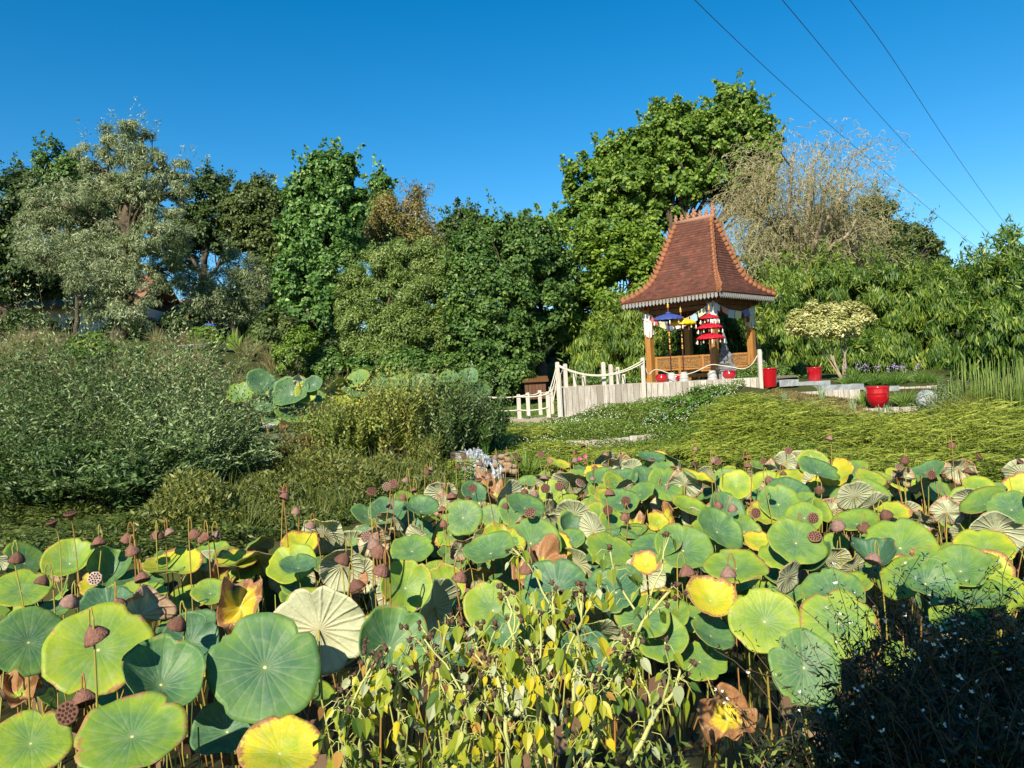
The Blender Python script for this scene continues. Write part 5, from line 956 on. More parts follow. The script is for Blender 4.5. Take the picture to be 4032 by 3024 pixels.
# ------------------------------------------------------------------ lotus
def lotus_mat(name, under=False):
    m = bpy.data.materials.new(name); m.use_nodes = True; n = m.node_tree.nodes; l = m.node_tree.links; p = n['Principled BSDF']
    def N(t, **k):
        x = n.new(t)
        for a, b in k.items(): setattr(x, a, b)
        return x
    def math_(op, a, b=None, c=None):
        x = N('ShaderNodeMath', operation=op)
        for i, v in enumerate((a, b, c)):
            if v is None: continue
            if isinstance(v, (int, float)): x.inputs[i].default_value = v
            else: l.new(v, x.inputs[i])
        return x.outputs[0]
    def sstep(a, b, v):
        x = N('ShaderNodeMapRange', interpolation_type='SMOOTHSTEP'); x.inputs[1].default_value = a; x.inputs[2].default_value = b
        l.new(v, x.inputs[0]); return x.outputs[0]
    def mix(f, a, b):
        x = N('ShaderNodeMix', data_type='RGBA')
        if isinstance(f, (int, float)): x.inputs[0].default_value = f
        else: l.new(f, x.inputs[0])
        for i, v in ((6, a), (7, b)):
            if isinstance(v, tuple): x.inputs[i].default_value = (*v, 1)
            else: l.new(v, x.inputs[i])
        return x.outputs[2]
    at_ = N('ShaderNodeAttribute', attribute_name='lp'); an_ = N('ShaderNodeAttribute', attribute_name='speckle'); sp = N('ShaderNodeSeparateXYZ'); l.new(at_.outputs['Vector'], sp.inputs[0])
    X, Y, age = sp.outputs; br = N('ShaderNodeAttribute', attribute_name='brown').outputs['Fac']
    r = math_('SQRT', math_('ADD', math_('MULTIPLY', X, X), math_('MULTIPLY', Y, Y))); ang = math_('ARCTAN2', Y, X)
    nz = N('ShaderNodeTexNoise'); nz.inputs['Scale'].default_value = 2.4; nz.inputs['Detail'].default_value = 5; l.new(an_.outputs['Vector'], nz.inputs['Vector']); no = math_('SUBTRACT', nz.outputs[0], .5)
    nf = N('ShaderNodeTexNoise'); nf.inputs['Scale'].default_value = 11; nf.inputs['Detail'].default_value = 6; l.new(an_.outputs['Vector'], nf.inputs['Vector']); nfo = math_('SUBTRACT', nf.outputs[0], .5)
    k = 21; w_ = math_('ADD', ang, math_('MULTIPLY', no, .10)); pp = math_('PINGPONG', w_, math.pi/k); dist = math_('MULTIPLY', pp, r)
    vein = math_('SUBTRACT', 1.0, sstep(.004, .016 if not under else .022, dist)); vein = math_('MULTIPLY', vein, math_('SUBTRACT', 1.0, sstep(.75, 1.0, r)))
    if not under:
        f = math_('ADD', age, math_('ADD', math_('MULTIPLY', math_('SUBTRACT', r, .62), .34), math_('MULTIPLY', no, .55)))
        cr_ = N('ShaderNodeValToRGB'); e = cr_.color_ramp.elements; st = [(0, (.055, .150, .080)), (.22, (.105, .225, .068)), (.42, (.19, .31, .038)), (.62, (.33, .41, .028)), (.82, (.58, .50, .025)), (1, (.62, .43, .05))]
        while len(e) < len(st): e.new(.5)
        for el, (q, cc) in zip(e, st): el.position = q; el.color = (*cc, 1)
        l.new(f, cr_.inputs[0]); c = cr_.outputs[0]
        c = mix(math_('MULTIPLY', vein, .24), c, (.36, .42, .12)); c = mix(math_('SUBTRACT', 1.0, sstep(.022, .04, r)), c, (.62, .62, .32))
    else:
        c = mix(sstep(-.25, .3, math_('ADD', no, math_('MULTIPLY', age, .4))), (.38, .44, .27), (.58, .59, .38)); c = mix(math_('MULTIPLY', vein, .55), c, (.56, .55, .36))
        c = mix(math_('MULTIPLY', math_('SUBTRACT', 1.0, sstep(.03, .35, r)), .35), c, (.48, .38, .20))
    b_ = sstep(1.03, 1.13, math_('ADD', r, math_('ADD', math_('MULTIPLY', nfo, .5), math_('ADD', math_('MULTIPLY', no, .5), math_('MULTIPLY', br, .95)))))
    brc = mix(nf.outputs[0], (.22, .085, .03), (.50, .27, .12)) if not under else mix(nf.outputs[0], (.34, .19, .11), (.66, .48, .33))
    c = mix(math_('MULTIPLY', b_, math_('GREATER_THAN', br, .01)), c, brc)
    ns = N('ShaderNodeTexNoise'); ns.inputs['Scale'].default_value = 26; ns.inputs['Detail'].default_value = 2; l.new(an_.outputs['Vector'], ns.inputs['Vector']); c = mix(math_('MULTIPLY', sstep(.70, .76, ns.outputs[0]), .7), c, (.20, .12, .04))
    dn_ = N('ShaderNodeTexNoise'); dn_.inputs['Scale'].default_value = 5; dn_.inputs['Detail'].default_value = 8; l.new(an_.outputs['Vector'], dn_.inputs['Vector']); c = mix(math_('MULTIPLY', sstep(.45, .75, dn_.outputs[0]), .22), c, (.38, .42, .30))
    l.new(c, p.inputs['Base Color']); p.inputs['Roughness'].default_value = .5 if not under else .7; p.inputs['Specular IOR Level'].default_value = .35
    bp = N('ShaderNodeBump'); bp.inputs['Strength'].default_value = .35 if not under else .8; bp.inputs['Distance'].default_value = .012
    ridge = math_('SUBTRACT', 1.0, sstep(.0, .05, dist)); l.new(math_('ADD', math_('MULTIPLY', ridge, -.16 if not under else .55), math_('MULTIPLY', nfo, .5)), bp.inputs['Height']); l.new(bp.outputs[0], p.inputs['Normal'])
    tr = N('ShaderNodeBsdfTranslucent'); g_ = N('ShaderNodeMix', data_type='RGBA', blend_type='MULTIPLY'); g_.inputs[0].default_value = 1; g_.inputs[7].default_value = (1.3, 1.3, .5, 1); l.new(c, g_.inputs[6]); l.new(g_.outputs[2], tr.inputs[0])
    ms = N('ShaderNodeMixShader'); ms.inputs[0].default_value = .24; l.new(p.outputs[0], ms.inputs[1]); l.new(tr.outputs[0], ms.inputs[2]); l.new(ms.outputs[0], n['Material Output'].inputs[0])
    return m
M['lotus_top'] = lotus_mat('lotus_top'); M['lotus_under'] = lotus_mat('lotus_under', True)
M['stalk'] = mat('stalk', rough=.6, tint=[(0, (.10, .13, .03)), (.5, (.30, .30, .05)), (1, (.30, .13, .04))])
UP = np.array([0, 0, 1.])
def blade(c, n, R, cup, fold, fa, wav, age, brown, spin, crumple, res):
    nr, na = (9, 48) if res else (6, 30)
    r = (np.arange(1, nr+1)/nr)**.85; th = np.linspace(0, 2*np.pi, na, endpoint=False); ph = rng.random(8)*6.28
    RR, TH = np.meshgrid(r, th, indexing='ij'); edge = 1+.035*np.sin(2*TH+ph[0])+.022*np.sin(5*TH+ph[1])+.014*np.sin(9*TH+ph[2])
    nd = np.abs((TH-spin+np.pi) % (2*np.pi)-np.pi); edge -= .17*np.exp(-(nd/.11)**2)*RR; nd2 = np.abs((TH-spin) % (2*np.pi)-np.pi); edge -= .06*np.exp(-(nd2/.10)**2)*RR
    for _ in range(rng.integers(0, 3)): td = np.abs((TH-rng.random()*6.28+np.pi) % (2*np.pi)-np.pi); edge -= rnd(.05, .16)*np.exp(-(td/rnd(.06, .14))**2)*RR**3
    X, Y = RR*np.cos(TH), RR*np.sin(TH); e = edge
    q = X*math.cos(fa)+Y*math.sin(fa)
    Z = cup*RR**1.8-.05*np.exp(-(RR/.2)**2)+fold*(np.sqrt(q*q+.03)-.17)+wav*RR**3*(np.sin(3*TH+ph[3])+.55*np.sin(6*TH+ph[4])+.35*np.sin(11*TH+ph[5]))
    if crumple: Z += crumple*RR**1.3*(np.sin(4*TH+ph[6]+3*RR)+.7*np.sin(7*TH-ph[7]+5*RR))*.5
    k = 1-.22*min(1, abs(cup))*RR**2; PX, PY = X*e*k, Y*e*k
    sq = 1-.30*min(abs(fold), 1.1)*np.abs(q)**1.0; dx = q*(sq-1); PX = PX+dx*math.cos(fa); PY = PY+dx*math.sin(fa)
    if crumple: PX *= 1-.25*crumple; PY *= 1-.12*crumple
    loc = np.concatenate([[[0, 0, -.05]], np.stack([PX, PY, Z], -1).reshape(-1, 3)])*R; lp = np.concatenate([[[0, 0]], np.stack([X, Y], -1).reshape(-1, 2)])
    Bs = basis(n); m = len(loc); V = np.concatenate([loc @ Bs+c, (loc-[0, 0, .0035]) @ Bs+c])
    j = np.arange(na); k2 = (j+1) % na; tri = np.stack([np.zeros(na, int), 1+j, 1+k2], 1)
    i = np.arange(nr-1)[:, None]*na+1; quad = np.stack([i+j[None], i+na+j[None], i+na+k2[None], i+k2[None]], -1).reshape(-1, 4)
    o = 1+(nr-1)*na; rim = np.stack([o+j, m+o+j, m+o+k2, o+k2], 1)
    mb = MB(); mb.V.append(V); mb.n = 2*m
    for F, mt in ((tri, 0), (quad, 0), (tri[:, ::-1]+m, 1), (quad[:, ::-1]+m, 1), (rim, 0)): mb.B.append((F, np.full(len(F), .5), mt, True))
    mb.attr = {'lp': np.tile(np.column_stack([lp, np.full(m, age)]), (2, 1)), 'brown': np.full(2*m, brown), 'speckle': np.tile(np.column_stack([lp, np.zeros(m)])+rng.random(3)*40, (2, 1))}
    return mb
LEAVES = []
KIND = {  # age, brown, cup, fold, wave, crumple, visible under side
 'green': ((.18, .36), (0, .06), (.02, .22), (0, .12), (.015, .055), 0, False), 'blue': ((.05, .20), (0, .04), (.1, .35), (0, .25), (.02, .05), 0, False),
 'lime': ((.34, .52), (0, .10), (.02, .20), (0, .12), (.01, .035), 0, False), 'yellow': ((.56, .78), (.05, .24), (.05, .28), (0, .3), (.03, .07), 0, False),
 'pale': ((.1, .6), (0, .14), (-.10, -.45), (0, .25), (.03, .09), .06, True), 'tan': ((.3, .8), (.30, .55), (-.10, -.45), (0, .5), (.06, .14), .25, True),
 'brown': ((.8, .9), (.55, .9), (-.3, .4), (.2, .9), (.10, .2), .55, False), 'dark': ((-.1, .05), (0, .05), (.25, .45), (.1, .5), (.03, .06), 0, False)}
WORD = {'green': 'green', 'blue': 'blue green', 'lime': 'yellow green', 'yellow': 'yellow', 'pale': 'pale upturned', 'tan': 'browning upturned', 'brown': 'withered brown', 'dark': 'dark shaded'}
def lotus(px, py, rx, ry, kind, label=None, az=0.0, z0=1.05, R=None, fold=None, Y=None, dn=0.0, cup=None, brown=None, age=None, fa=None, wbase=0.0, spin=None):
    if Y is None:
        p = on_z(px, py, z0); Y = p[1]; R_w = max(rx, ry)/FPX*Y
        lo = .17 if Y < 5.2 else .2
        if R is None and R_w < lo: Y *= lo/R_w; R_w = lo
        if R is None and R_w > .36: Y *= .36/R_w; R_w = .36
        if R is not None: R_w = R
    else: R_w = R if R else max(rx, ry)/FPX*Y
    c = at(px, py, Y); K = KIND[kind]; v = nrm(np.array([0, 0, EYE])-c); ca, sa = math.cos(az), math.sin(az); v = np.array([v[0]*ca-v[1]*sa, v[0]*sa+v[1]*ca, v[2]])
    el = math.acos(np.clip(min(rx, ry)/max(rx, ry), .12, 1))*.95; u = nrm(UP-v*v.dot(UP))
    under = K[6]
    nn = v*math.cos(el)+u*math.sin(el)*(1 if not under else -1)
    if under: nn = -nn
    if dn: nn = nrm(nn+np.array([0, 0, dn]))
    far = Y > 7.2; a_ = rnd(*K[0]) if age is None else age+.05; cu = rnd(*K[2]) if cup is None else cup
    mb = blade(c, nrm(nn), R_w, cu, rnd(*K[3]) if fold is None else fold, rnd(0, 3.14) if fa is None else fa, rnd(*K[4]), a_, rnd(*K[1]) if brown is None else brown, (math.pi/2+rnd(-.5, .5) if spin is None else spin), K[5], not far)
    b = np.array([c[0]+rnd(-.1, .1)-nn[0]*.12, c[1]+rnd(-.05, .15)-nn[1]*.18, wbase]); o = thing('lotus_leaf', b, label, 'lotus leaf', 'lotus leaves in the pond')
    mb.build('blade', [M['lotus_top'], M['lotus_under']], o)
    t = np.linspace(0, 1, 8)[:, None]; top = c-nrm(nn)*(.05*R_w+.006); h1 = b+np.array([0, 0, -.25]); ctrl = np.array([b[0]*.75+top[0]*.25, b[1]*.75+top[1]*.25, (b[2]*.25+top[2]*.75)])-nn*.10*(1 if nn[2] > -.2 else 0)
    P = h1*(1-t)**2+2*ctrl*t*(1-t)+top*t*t; sb = MB(); sb.tube(P, np.linspace(.008, .0055, 8), 6, rnd(.2, 1) if kind not in ('brown', 'tan') else rnd(.7, 1)); sb.build('stalk', M['stalk'], o)
    LEAVES.append(dict(o=o, px=px, py=py, Y=Y, kind=kind, R=R_w, label=label)); return o
D2 = 4032/2212
HAND = [ # centre x, y, half width, half height (in 2212 wide pixels), kind, label, extras
 (572, 1440, 120, 113, 'green', 'largest round green lotus leaf facing the viewer squarely', dict(age=.10, cup=.03, fold=0, brown=0, spin=1.2)),
 (212, 1402, 107, 95, 'lime', 'round yellow green lotus leaf with a drooping pod hanging before it', dict(age=.42, cup=.03, fold=0, brown=.05, spin=1.5)),
 (62, 1387, 74, 78, 'green', 'dark centred green lotus leaf left of the one with a hanging pod', dict(age=.13, az=.25, cup=.03, spin=-1)),
 (690, 1358, 98, 104, 'pale', 'largest pale lotus leaf showing its ribbed underside', dict(age=.5, brown=.04, cup=-.12, fold=.05, az=-.2)),
 (348, 1477, 98, 80, 'blue', 'blue green cupped lotus leaf with debris in its centre', dict(age=.08, cup=.42, az=.25)),
 (285, 1588, 110, 80, 'lime', 'yellow edged green lotus leaf half in shadow at the photo bottom', dict(age=.30, brown=.10, cup=.05)),
 (66, 1604, 82, 66, 'lime', 'bright lime lotus leaf in the bottom corner', dict(age=.38, cup=.03)),
 (604, 1625, 92, 62, 'yellow', 'yellow lotus leaf with a crisp brown margin at the bottom', dict(age=.72, brown=.16, cup=.05)),
 (490, 1580, 66, 74, 'blue', 'shadowed blue green lotus leaf below the largest green one', dict(age=-.02, cup=.3, az=-.3)),
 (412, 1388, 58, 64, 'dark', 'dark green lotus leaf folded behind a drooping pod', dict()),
 (520, 1312, 72, 66, 'brown', 'orange brown withered lotus leaf folded like a tent', dict(age=.95, brown=.42, fold=.9, fa=.2)),
 (842, 1398, 90, 86, 'blue', 'big grey green lotus leaf with a deep shadowed fold', dict(age=.12, cup=.25, fold=.35, fa=.5, az=.3)),
 (876, 1270, 64, 62, 'lime', 'yellow rimmed lotus leaf with a dark shadow wedge', dict(age=.42, brown=.08, cup=.2, fold=.3, fa=.7, az=.2)),
 (962, 1270, 50, 42, 'lime', 'curling yellow green lotus leaf with brown lower lip', dict(age=.45, brown=.14, cup=.35, fold=.4)),
 (1065, 1318, 66, 64, 'lime', 'yellow green lotus leaf with a small leaf overlapping it', dict(age=.38, brown=.07, cup=.1)),
 (1085, 1365, 42, 40, 'blue', 'small grey green lotus leaf overlapping a yellow green one', dict(age=.12, cup=.3, Y=3.9)),
 (1203, 1272, 74, 60, 'blue', 'blue green lotus leaf split by a bright vein behind dry stems', dict(age=.0, cup=.12, az=-.2)),
 (1330, 1278, 70, 52, 'blue', 'bluish lotus leaf with a wavy fan edge', dict(age=.02, cup=.15, az=-.4)),
 (1146, 1172, 66, 54, 'green', 'broad smooth green lotus leaf in the middle of the pond', dict(age=.22, cup=.05, fold=0)),
 (1000, 1118, 44, 42, 'green', 'bright round green lotus leaf beyond the central stems', dict(age=.20, cup=.03)),
 (1320, 1192, 58, 44, 'lime', 'slanting yellow green lotus leaf with a curled brown tip', dict(age=.34, az=.7, brown=.06)),
 (1395, 1218, 20, 17, 'yellow', 'small curled yellow brown lotus leaf tip', dict(age=.85, brown=.3, R=.10, Y=5.0)),
 (1476, 1188, 66, 50, 'green', 'tilted green lotus leaf with grey sheen behind two hooked pods', dict(age=.20, az=.25)),
 (1535, 1296, 60, 46, 'yellow', 'yellow lotus leaf with brown scorched lower edge', dict(age=.74, brown=.22, cup=.25, fold=.2, az=.3)),
 (1652, 1342, 72, 76, 'lime', 'bright lime lotus leaf with a grey green stripe', dict(age=.42, brown=.02, cup=.05, fold=.08, az=.2, spin=1.9)),
 (1810, 1346, 80, 70, 'lime', 'flat lime lotus leaf with a dead spot at its centre', dict(age=.33, cup=.02, fold=0, spin=1.4)),
 (1737, 1442, 80, 78, 'blue', 'grey green lotus leaf dipping into the deep shadow', dict(age=.10, cup=.05, az=.15, spin=2.1)),
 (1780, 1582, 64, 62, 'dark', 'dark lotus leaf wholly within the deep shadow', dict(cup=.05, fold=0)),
 (1570, 1552, 66, 72, 'brown', 'big rust brown lotus leaf bent down at the shadow edge', dict(age=.95, brown=.6, fold=.4, cup=.1)),
 (1634, 1456, 30, 44, 'brown', 'crumpled pale brown lotus leaf beside the grey green one', dict(brown=.9)),
 (1720, 1172, 62, 52, 'green', 'tilted green lotus leaf with yellow edge below the ribbed planter', dict(age=.24, az=.4)),
 (1945, 1182, 78, 56, 'lime', 'large yellow green lotus leaf behind a hooked pod near the shadow', dict(age=.30, cup=.03, az=.1)),
 (2125, 1185, 60, 40, 'lime', 'yellow green lotus leaf with rolled lower rim near the photo edge', dict(age=.46, cup=.08)),
 (2000, 1260, 62, 52, 'blue', 'grey green lotus leaf slanting over the twiggy stems', dict(age=.14, az=.5)),
 (2075, 1232, 66, 44, 'green', 'green lotus leaf below the one with a rolled rim', dict(age=.24)),
 (2160, 1280, 58, 40, 'lime', 'lime lotus leaf dappled by twig shadow at the photo edge', dict(age=.44)),
 (1800, 1285, 70, 46, 'green', 'green lotus leaf tucked behind the lime leaf with dead spot', dict(age=.12)),
 (1388, 1335, 60, 46, 'green', 'grey green lotus leaf right of the dry seed heads', dict(age=.2, cup=.1)),
 (1700, 1280, 46, 34, 'green', 'green lotus leaf peeping above the bright lime one', dict(age=.2)),
 (1512, 1428, 60, 42, 'lime', 'lime green lotus leaf crossed by a plant shadow', dict(age=.30, az=.35)),
 (1578, 1462, 46, 44, 'green', 'teal green lotus leaf above the rust brown one', dict(age=.08, az=.3)),
 (1440, 1318, 44, 40, 'lime', 'yellow rimmed lotus leaf behind a tall dry seed head', dict(age=.42, brown=.05)),
 (1430, 1380, 60, 54, 'green', 'green lotus leaf overlapped by plant stems left of the lime one', dict(age=.26)),
 (150, 1216, 58, 40, 'lime', 'yellow rimmed cupped lotus leaf below two tall pods', dict(age=.38, cup=.3, az=-.3)),
 (240, 1240, 56, 46, 'dark', 'dark back lit lotus leaf folded upright', dict(fold=.7, fa=.3, age=.12)),
 (45, 1275, 62, 36, 'lime', 'smooth lime lotus leaf at the photo edge', dict(age=.36)),
 (8, 1335, 44, 36, 'lime', 'yellowing lotus leaf cut by the photo edge', dict(age=.55)),
 (296, 1300, 68, 42, 'lime', 'lime lotus leaf lying flat behind two pods', dict(age=.40, cup=.05)),
 (372, 1228, 66, 26, 'yellow', 'pale yellow lotus leaf seen nearly edge on', dict(age=.62, brown=.12, cup=.12)),
 (38, 1500, 58, 44, 'brown', 'shaded chestnut brown lotus leaf low at the photo edge', dict(brown=.9, z0=.7)),
 (122, 1500, 44, 50, 'green', 'narrow pale green lotus leaf between two large ones', dict(az=1.0, z0=.9)),
 (560, 1205, 66, 20, 'pale', 'olive lotus leaf arched like a roof behind the withered one', dict()),
 (470, 1140, 36, 34, 'green', 'light green lotus leaf behind a row of pods', dict(age=.25)),
 (610, 1128, 36, 32, 'yellow', 'upright yellow lotus leaf on the bank side', dict(age=.58, brown=.04, cup=.05)),
 (700, 1152, 58, 40, 'pale', 'pale ribbed lotus leaf leaning behind the yellow one', dict(az=-.4)),
 (745, 1140, 24, 34, 'yellow', 'narrow golden lotus leaf between two pale ones', dict(age=.8, fold=.6)),
 (808, 1166, 46, 34, 'tan', 'cream lotus leaf with a tan rim facing the viewer', dict(brown=.25)),
 (838, 1112, 44, 32, 'blue', 'blue green lotus leaf beside a drooping pod', dict(age=.0)),
 (738, 1222, 58, 46, 'pale', 'pale grey green lotus leaf behind the largest pale one', dict()),
 (780, 1240, 46, 40, 'pale', 'shadowed pale lotus leaf on a yellow stalk', dict(age=.3)),
 (1240, 1112, 48, 38, 'pale', 'grey green lotus leaf with ribs fanned like a shell', dict(az=-.3)),
 (890, 1190, 48, 32, 'green', 'green lotus leaf behind the yellow rimmed one', dict(age=.22)),
 (968, 1160, 40, 28, 'yellow', 'bright yellow lotus leaf in front of a round green one', dict(age=.8)),
 (900, 1155, 40, 28, 'green', 'half folded green lotus leaf left of the bright yellow one', dict(age=.05, fold=.4)),
 (650, 1180, 46, 26, 'yellow', 'mottled yellow lotus leaf beside a dark folded one', dict(age=.7, brown=.2)),
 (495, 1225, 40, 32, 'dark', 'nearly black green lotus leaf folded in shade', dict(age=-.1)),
 (1045, 1200, 44, 42, 'blue', 'blue green lotus leaf slanting down toward the dry stems', dict(age=.02, az=.7)),
 (1105, 1340, 40, 40, 'green', 'green lotus leaf behind the dry flower heads', dict(age=.3)),
 (1190, 1160, 38, 24, 'lime', 'pale lime lotus leaf overlapping the broad smooth one', dict(age=.3)),
 (1290, 1330, 46, 50, 'green', 'deep green lotus leaf behind the yellowing stems', dict(age=.08, z0=.9)),
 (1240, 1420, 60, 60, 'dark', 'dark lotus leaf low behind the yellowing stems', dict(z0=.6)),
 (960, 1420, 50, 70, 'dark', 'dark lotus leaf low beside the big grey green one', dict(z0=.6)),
 (1010, 1530, 40, 70, 'pale', 'narrow grey lotus leaf hanging among the yellowing stems', dict(az=.9, z0=.5)),
 (700, 1560, 46, 44, 'green', 'low green lotus leaf under the largest pale one', dict(age=.1, z0=.55)),
 (400, 1320, 40, 30, 'dark', 'shaded lotus leaf beneath the pale edge on one', dict(z0=.8)),
 (180, 1320, 30, 22, 'tan', 'papery tan lotus leaf under a drooping pod', dict(z0=.9)),
 (960, 1345, 30, 30, 'dark', 'dark small lotus leaf beside the yellow rimmed one', dict()),
 (2185, 1100, 50, 36, 'green', 'green lotus leaf at the photo edge near the heath', dict(age=.15)),
 (2120, 1120, 40, 26, 'green', 'grey green lotus leaf before the heath at the pond corner', dict(age=.2)),
 (2196, 1065, 26, 18, 'green', 'small bright green lotus leaf against the heath', dict(age=.22)),
 (1040, 1030, 24, 22, 'green', 'green notched lotus leaf right under the waterfall', dict(age=.2)),
 (985, 1052, 26, 24, 'tan', 'pink tan curled lotus leaf left below the waterfall', dict(brown=.5)),
 (1048, 1072, 30, 30, 'tan', 'cream and tan lotus leaf below the notched green one', dict(brown=.35)),
 (1230, 1040, 44, 24, 'pale', 'grey shell shaped lotus leaf against the bank below the plank wall', dict()),
 (1290, 1026, 30, 20, 'yellow', 'lemon yellow lotus leaf against the bank below the plank wall', dict(age=.78, brown=.05)),
 (1780, 1018, 24, 18, 'yellow', 'lemon yellow lotus leaf standing highest before the heath', dict(age=.66, brown=0)),
 (1590, 1050, 32, 38, 'lime', 'upright yellow green lotus leaf before the heath', dict(age=.5)),
 (1340, 1085, 44, 26, 'green', 'grey green lotus leaf beside a cluster of honeycomb pods', dict(age=.15)),
]
for (x, y, rx, ry, kd, lb, ex) in HAND: lotus(x*D2, y*D2, rx*D2, ry*D2, kd, lb, **ex)
# the rest of the bed: leaves spread through the pond in plan
HP = np.array([[*at(d['px'], d['py'], d['Y'])[:2], d['R']] for d in LEAVES])
PP = POND; placed = [tuple(h) for h in HP]; cnt = 0; tries = 0
inner = PP.mean(0)+(PP-PP.mean(0))*.97
while cnt < 185 and tries < 30000:
    tries += 1
    q = scatter(1, inner)[0]; Y = q[1]
    if Y < 4.2 or abs(q[0]/Y) > .72: continue
    if Y > 10 and abs(q[0]/Y+.045) < .055: continue
    if rng.random() > min(1, (Y/9.5)**1.3)*.9+.1: continue
    R = rnd(.15, .235)*(1.08 if Y > 8 else 1); md = min((math.hypot(q[0]-a, (q[1]-b)*.8)-(R+r_)*.36) for a, b, r_ in placed)
    if md < 0: continue
    z = rnd(.78, 1.18) if Y > 7.5 else rnd(.6, 1.1)
    p = np.array([q[0], q[1], z]); px, py = px_of(p)
    ks = ['pale', 'green', 'lime', 'yellow', 'tan', 'blue', 'brown', 'dark']; wt = np.array([.32, .18, .18, .12, .08, .06, .04, .02])
    if Y < 6.3: wt = np.array([.14, .28, .24, .05, .05, .13, .04, .07])
    kd = ks[rng.choice(8, p=wt/wt.sum())]
    asp = rnd(.35, .95) if kd not in ('pale', 'tan') else rnd(.62, .98)
    lotus(px, py, 100, 100*asp, kd, None, az=rnd(-.9, .9), R=R, Y=Y); placed.append((q[0], q[1], R)); cnt += 1
# upper pond lotus: hand placed big ones then a row along the back
UH = [(1028, 1510, 64, 56, 'blue', 'blue green lotus leaf topping the tallest upper pond stalks', .02), (1048, 1530, 40, 28, 'yellow', 'yellow lotus leaf under the tallest upper pond leaf', .6), (948, 1553, 56, 44, 'lime', 'yellow green lotus leaf above the grey hollow at the upper pond corner', .3), (1148, 1552, 80, 66, 'blue', 'large blue green lotus leaf of the upper pond', .05), (1205, 1545, 44, 46, 'lime', 'pale yellow green lotus leaf behind the large blue green one', .45), (1050, 1585, 56, 40, 'green', 'dark green lotus leaf under the large blue green one', .0), (1105, 1575, 50, 60, 'dark', 'black green shaded lotus leaf among the upper stalks', -.1), (1150, 1630, 76, 44, 'lime', 'lime lotus leaf above the brown duck', .26), (1070, 1650, 40, 36, 'green', 'bright green lotus leaf above the grey duck', .2), (1235, 1515, 36, 40, 'blue', 'upright blue green lotus leaf near a withered one', .0), (1175, 1500, 30, 30, 'tan', 'withered tan lotus leaf high in the upper pond', .5), (1330, 1510, 66, 36, 'pale', 'grey green drooping lotus leaf behind the olive weeds', .3), (1370, 1570, 60, 46, 'yellow', 'round yellow lotus leaf showing through the olive weeds', .62), (1410, 1490, 48, 36, 'lime', 'pale green lotus leaf highest behind the weeds', .25), (1400, 1530, 56, 40, 'blue', 'blue green lotus leaf below the highest pale one', .05), (1500, 1520, 34, 44, 'blue', 'upright teal lotus leaf behind the weeds', .02), (1535, 1520, 34, 36, 'green', 'green lotus leaf beside the upright teal one', .1), (1575, 1510, 48, 36, 'green', 'light green lotus leaf in the middle of the back row', .2), (1660, 1515, 56, 40, 'blue', 'teal lotus leaf before the dark hedge', .02), (1700, 1510, 36, 40, 'blue', 'narrow teal lotus leaf leaning before the dark hedge', .0), (1770, 1485, 38, 26, 'green', 'light green lotus leaf among the furthest row', .15), (1845, 1487, 46, 34, 'blue', 'pale blue green lotus leaf at the end of the back row', .05), (1885, 1545, 50, 30, 'green', 'blue green lotus leaf leaning over the bridge post', .08), (1800, 1510, 50, 34, 'green', 'green lotus leaf just below the end of the back row', .12)]
for (px, py, rx, ry, kd, lb, ag) in UH: lotus(px, py, rx, ry, kd, lb, age=ag, Y=16.8 if px < 1250 else 17.3, az=rnd(-.5, .5), wbase=1.22)
for k in range(12):
    px = rnd(1090, 1890); py = rnd(1530, 1590); lotus(px, py, 46, rnd(20, 44), random.choice(['green', 'blue', 'lime', 'pale', 'green', 'tan']), None, az=rnd(-.8, .8), Y=rnd(17.2, 19.0), R=rnd(.2, .28), wbase=1.22)
# ---- labels for the leaves that have none yet: landmark, rank, kind, then order along the rank
def zone(px, Y, py):
    if Y > 14: return 'in the upper pond'
    return 'front bed' if Y < 5.6 else 'mid bed' if Y < 7.6 else 'far bed' if Y < 9.6 else 'bank edge'
ORD = ['first', 'second', 'third', 'fourth', 'fifth', 'sixth', 'seventh', 'eighth', 'ninth', 'tenth', 'eleventh', 'twelfth', 'thirteenth', 'fourteenth', 'fifteenth', 'sixteenth', 'seventeenth', 'eighteenth', 'nineteenth', 'twentieth']+['%dth' % k for k in range(21, 60)]
def mark(px, Y):
    if Y > 14: return 'behind the weeds' if px > 1230 else 'over the ducks'
    for lim, nm in ((700, 'below the sage shrubs'), (1300, 'below the grassy bank'), (1800, 'below the tall weeds'), (2120, 'below the waterfall'), (2620, 'below the plank wall'), (3100, 'below the pavilion'), (3560, 'below the red planters'), (9999, 'below the horsetail reeds')):
        if px < lim: return nm
def autolabel(items, noun, pl):
    grp = {}
    for d in items:
        if d['label']: continue
        grp.setdefault((d['word'], zone(d['px'], d['Y'], d['py']), mark(d['px'], d['Y'])), []).append(d)
    for (wd, zn, mk), L_ in grp.items():
        L_.sort(key=lambda d: d['px'])
        for i, d in enumerate(L_):
            lb = f"lone {wd} {noun}, {zn} {mk}" if len(L_) == 1 else f"{ORD[i]} from left of the {wd} {pl}, {zn} {mk}"
            tag(d['o'], lb)
for d in LEAVES: d['word'] = WORD[d['kind']]
autolabel(LEAVES, 'lotus leaf', 'lotus leaves')

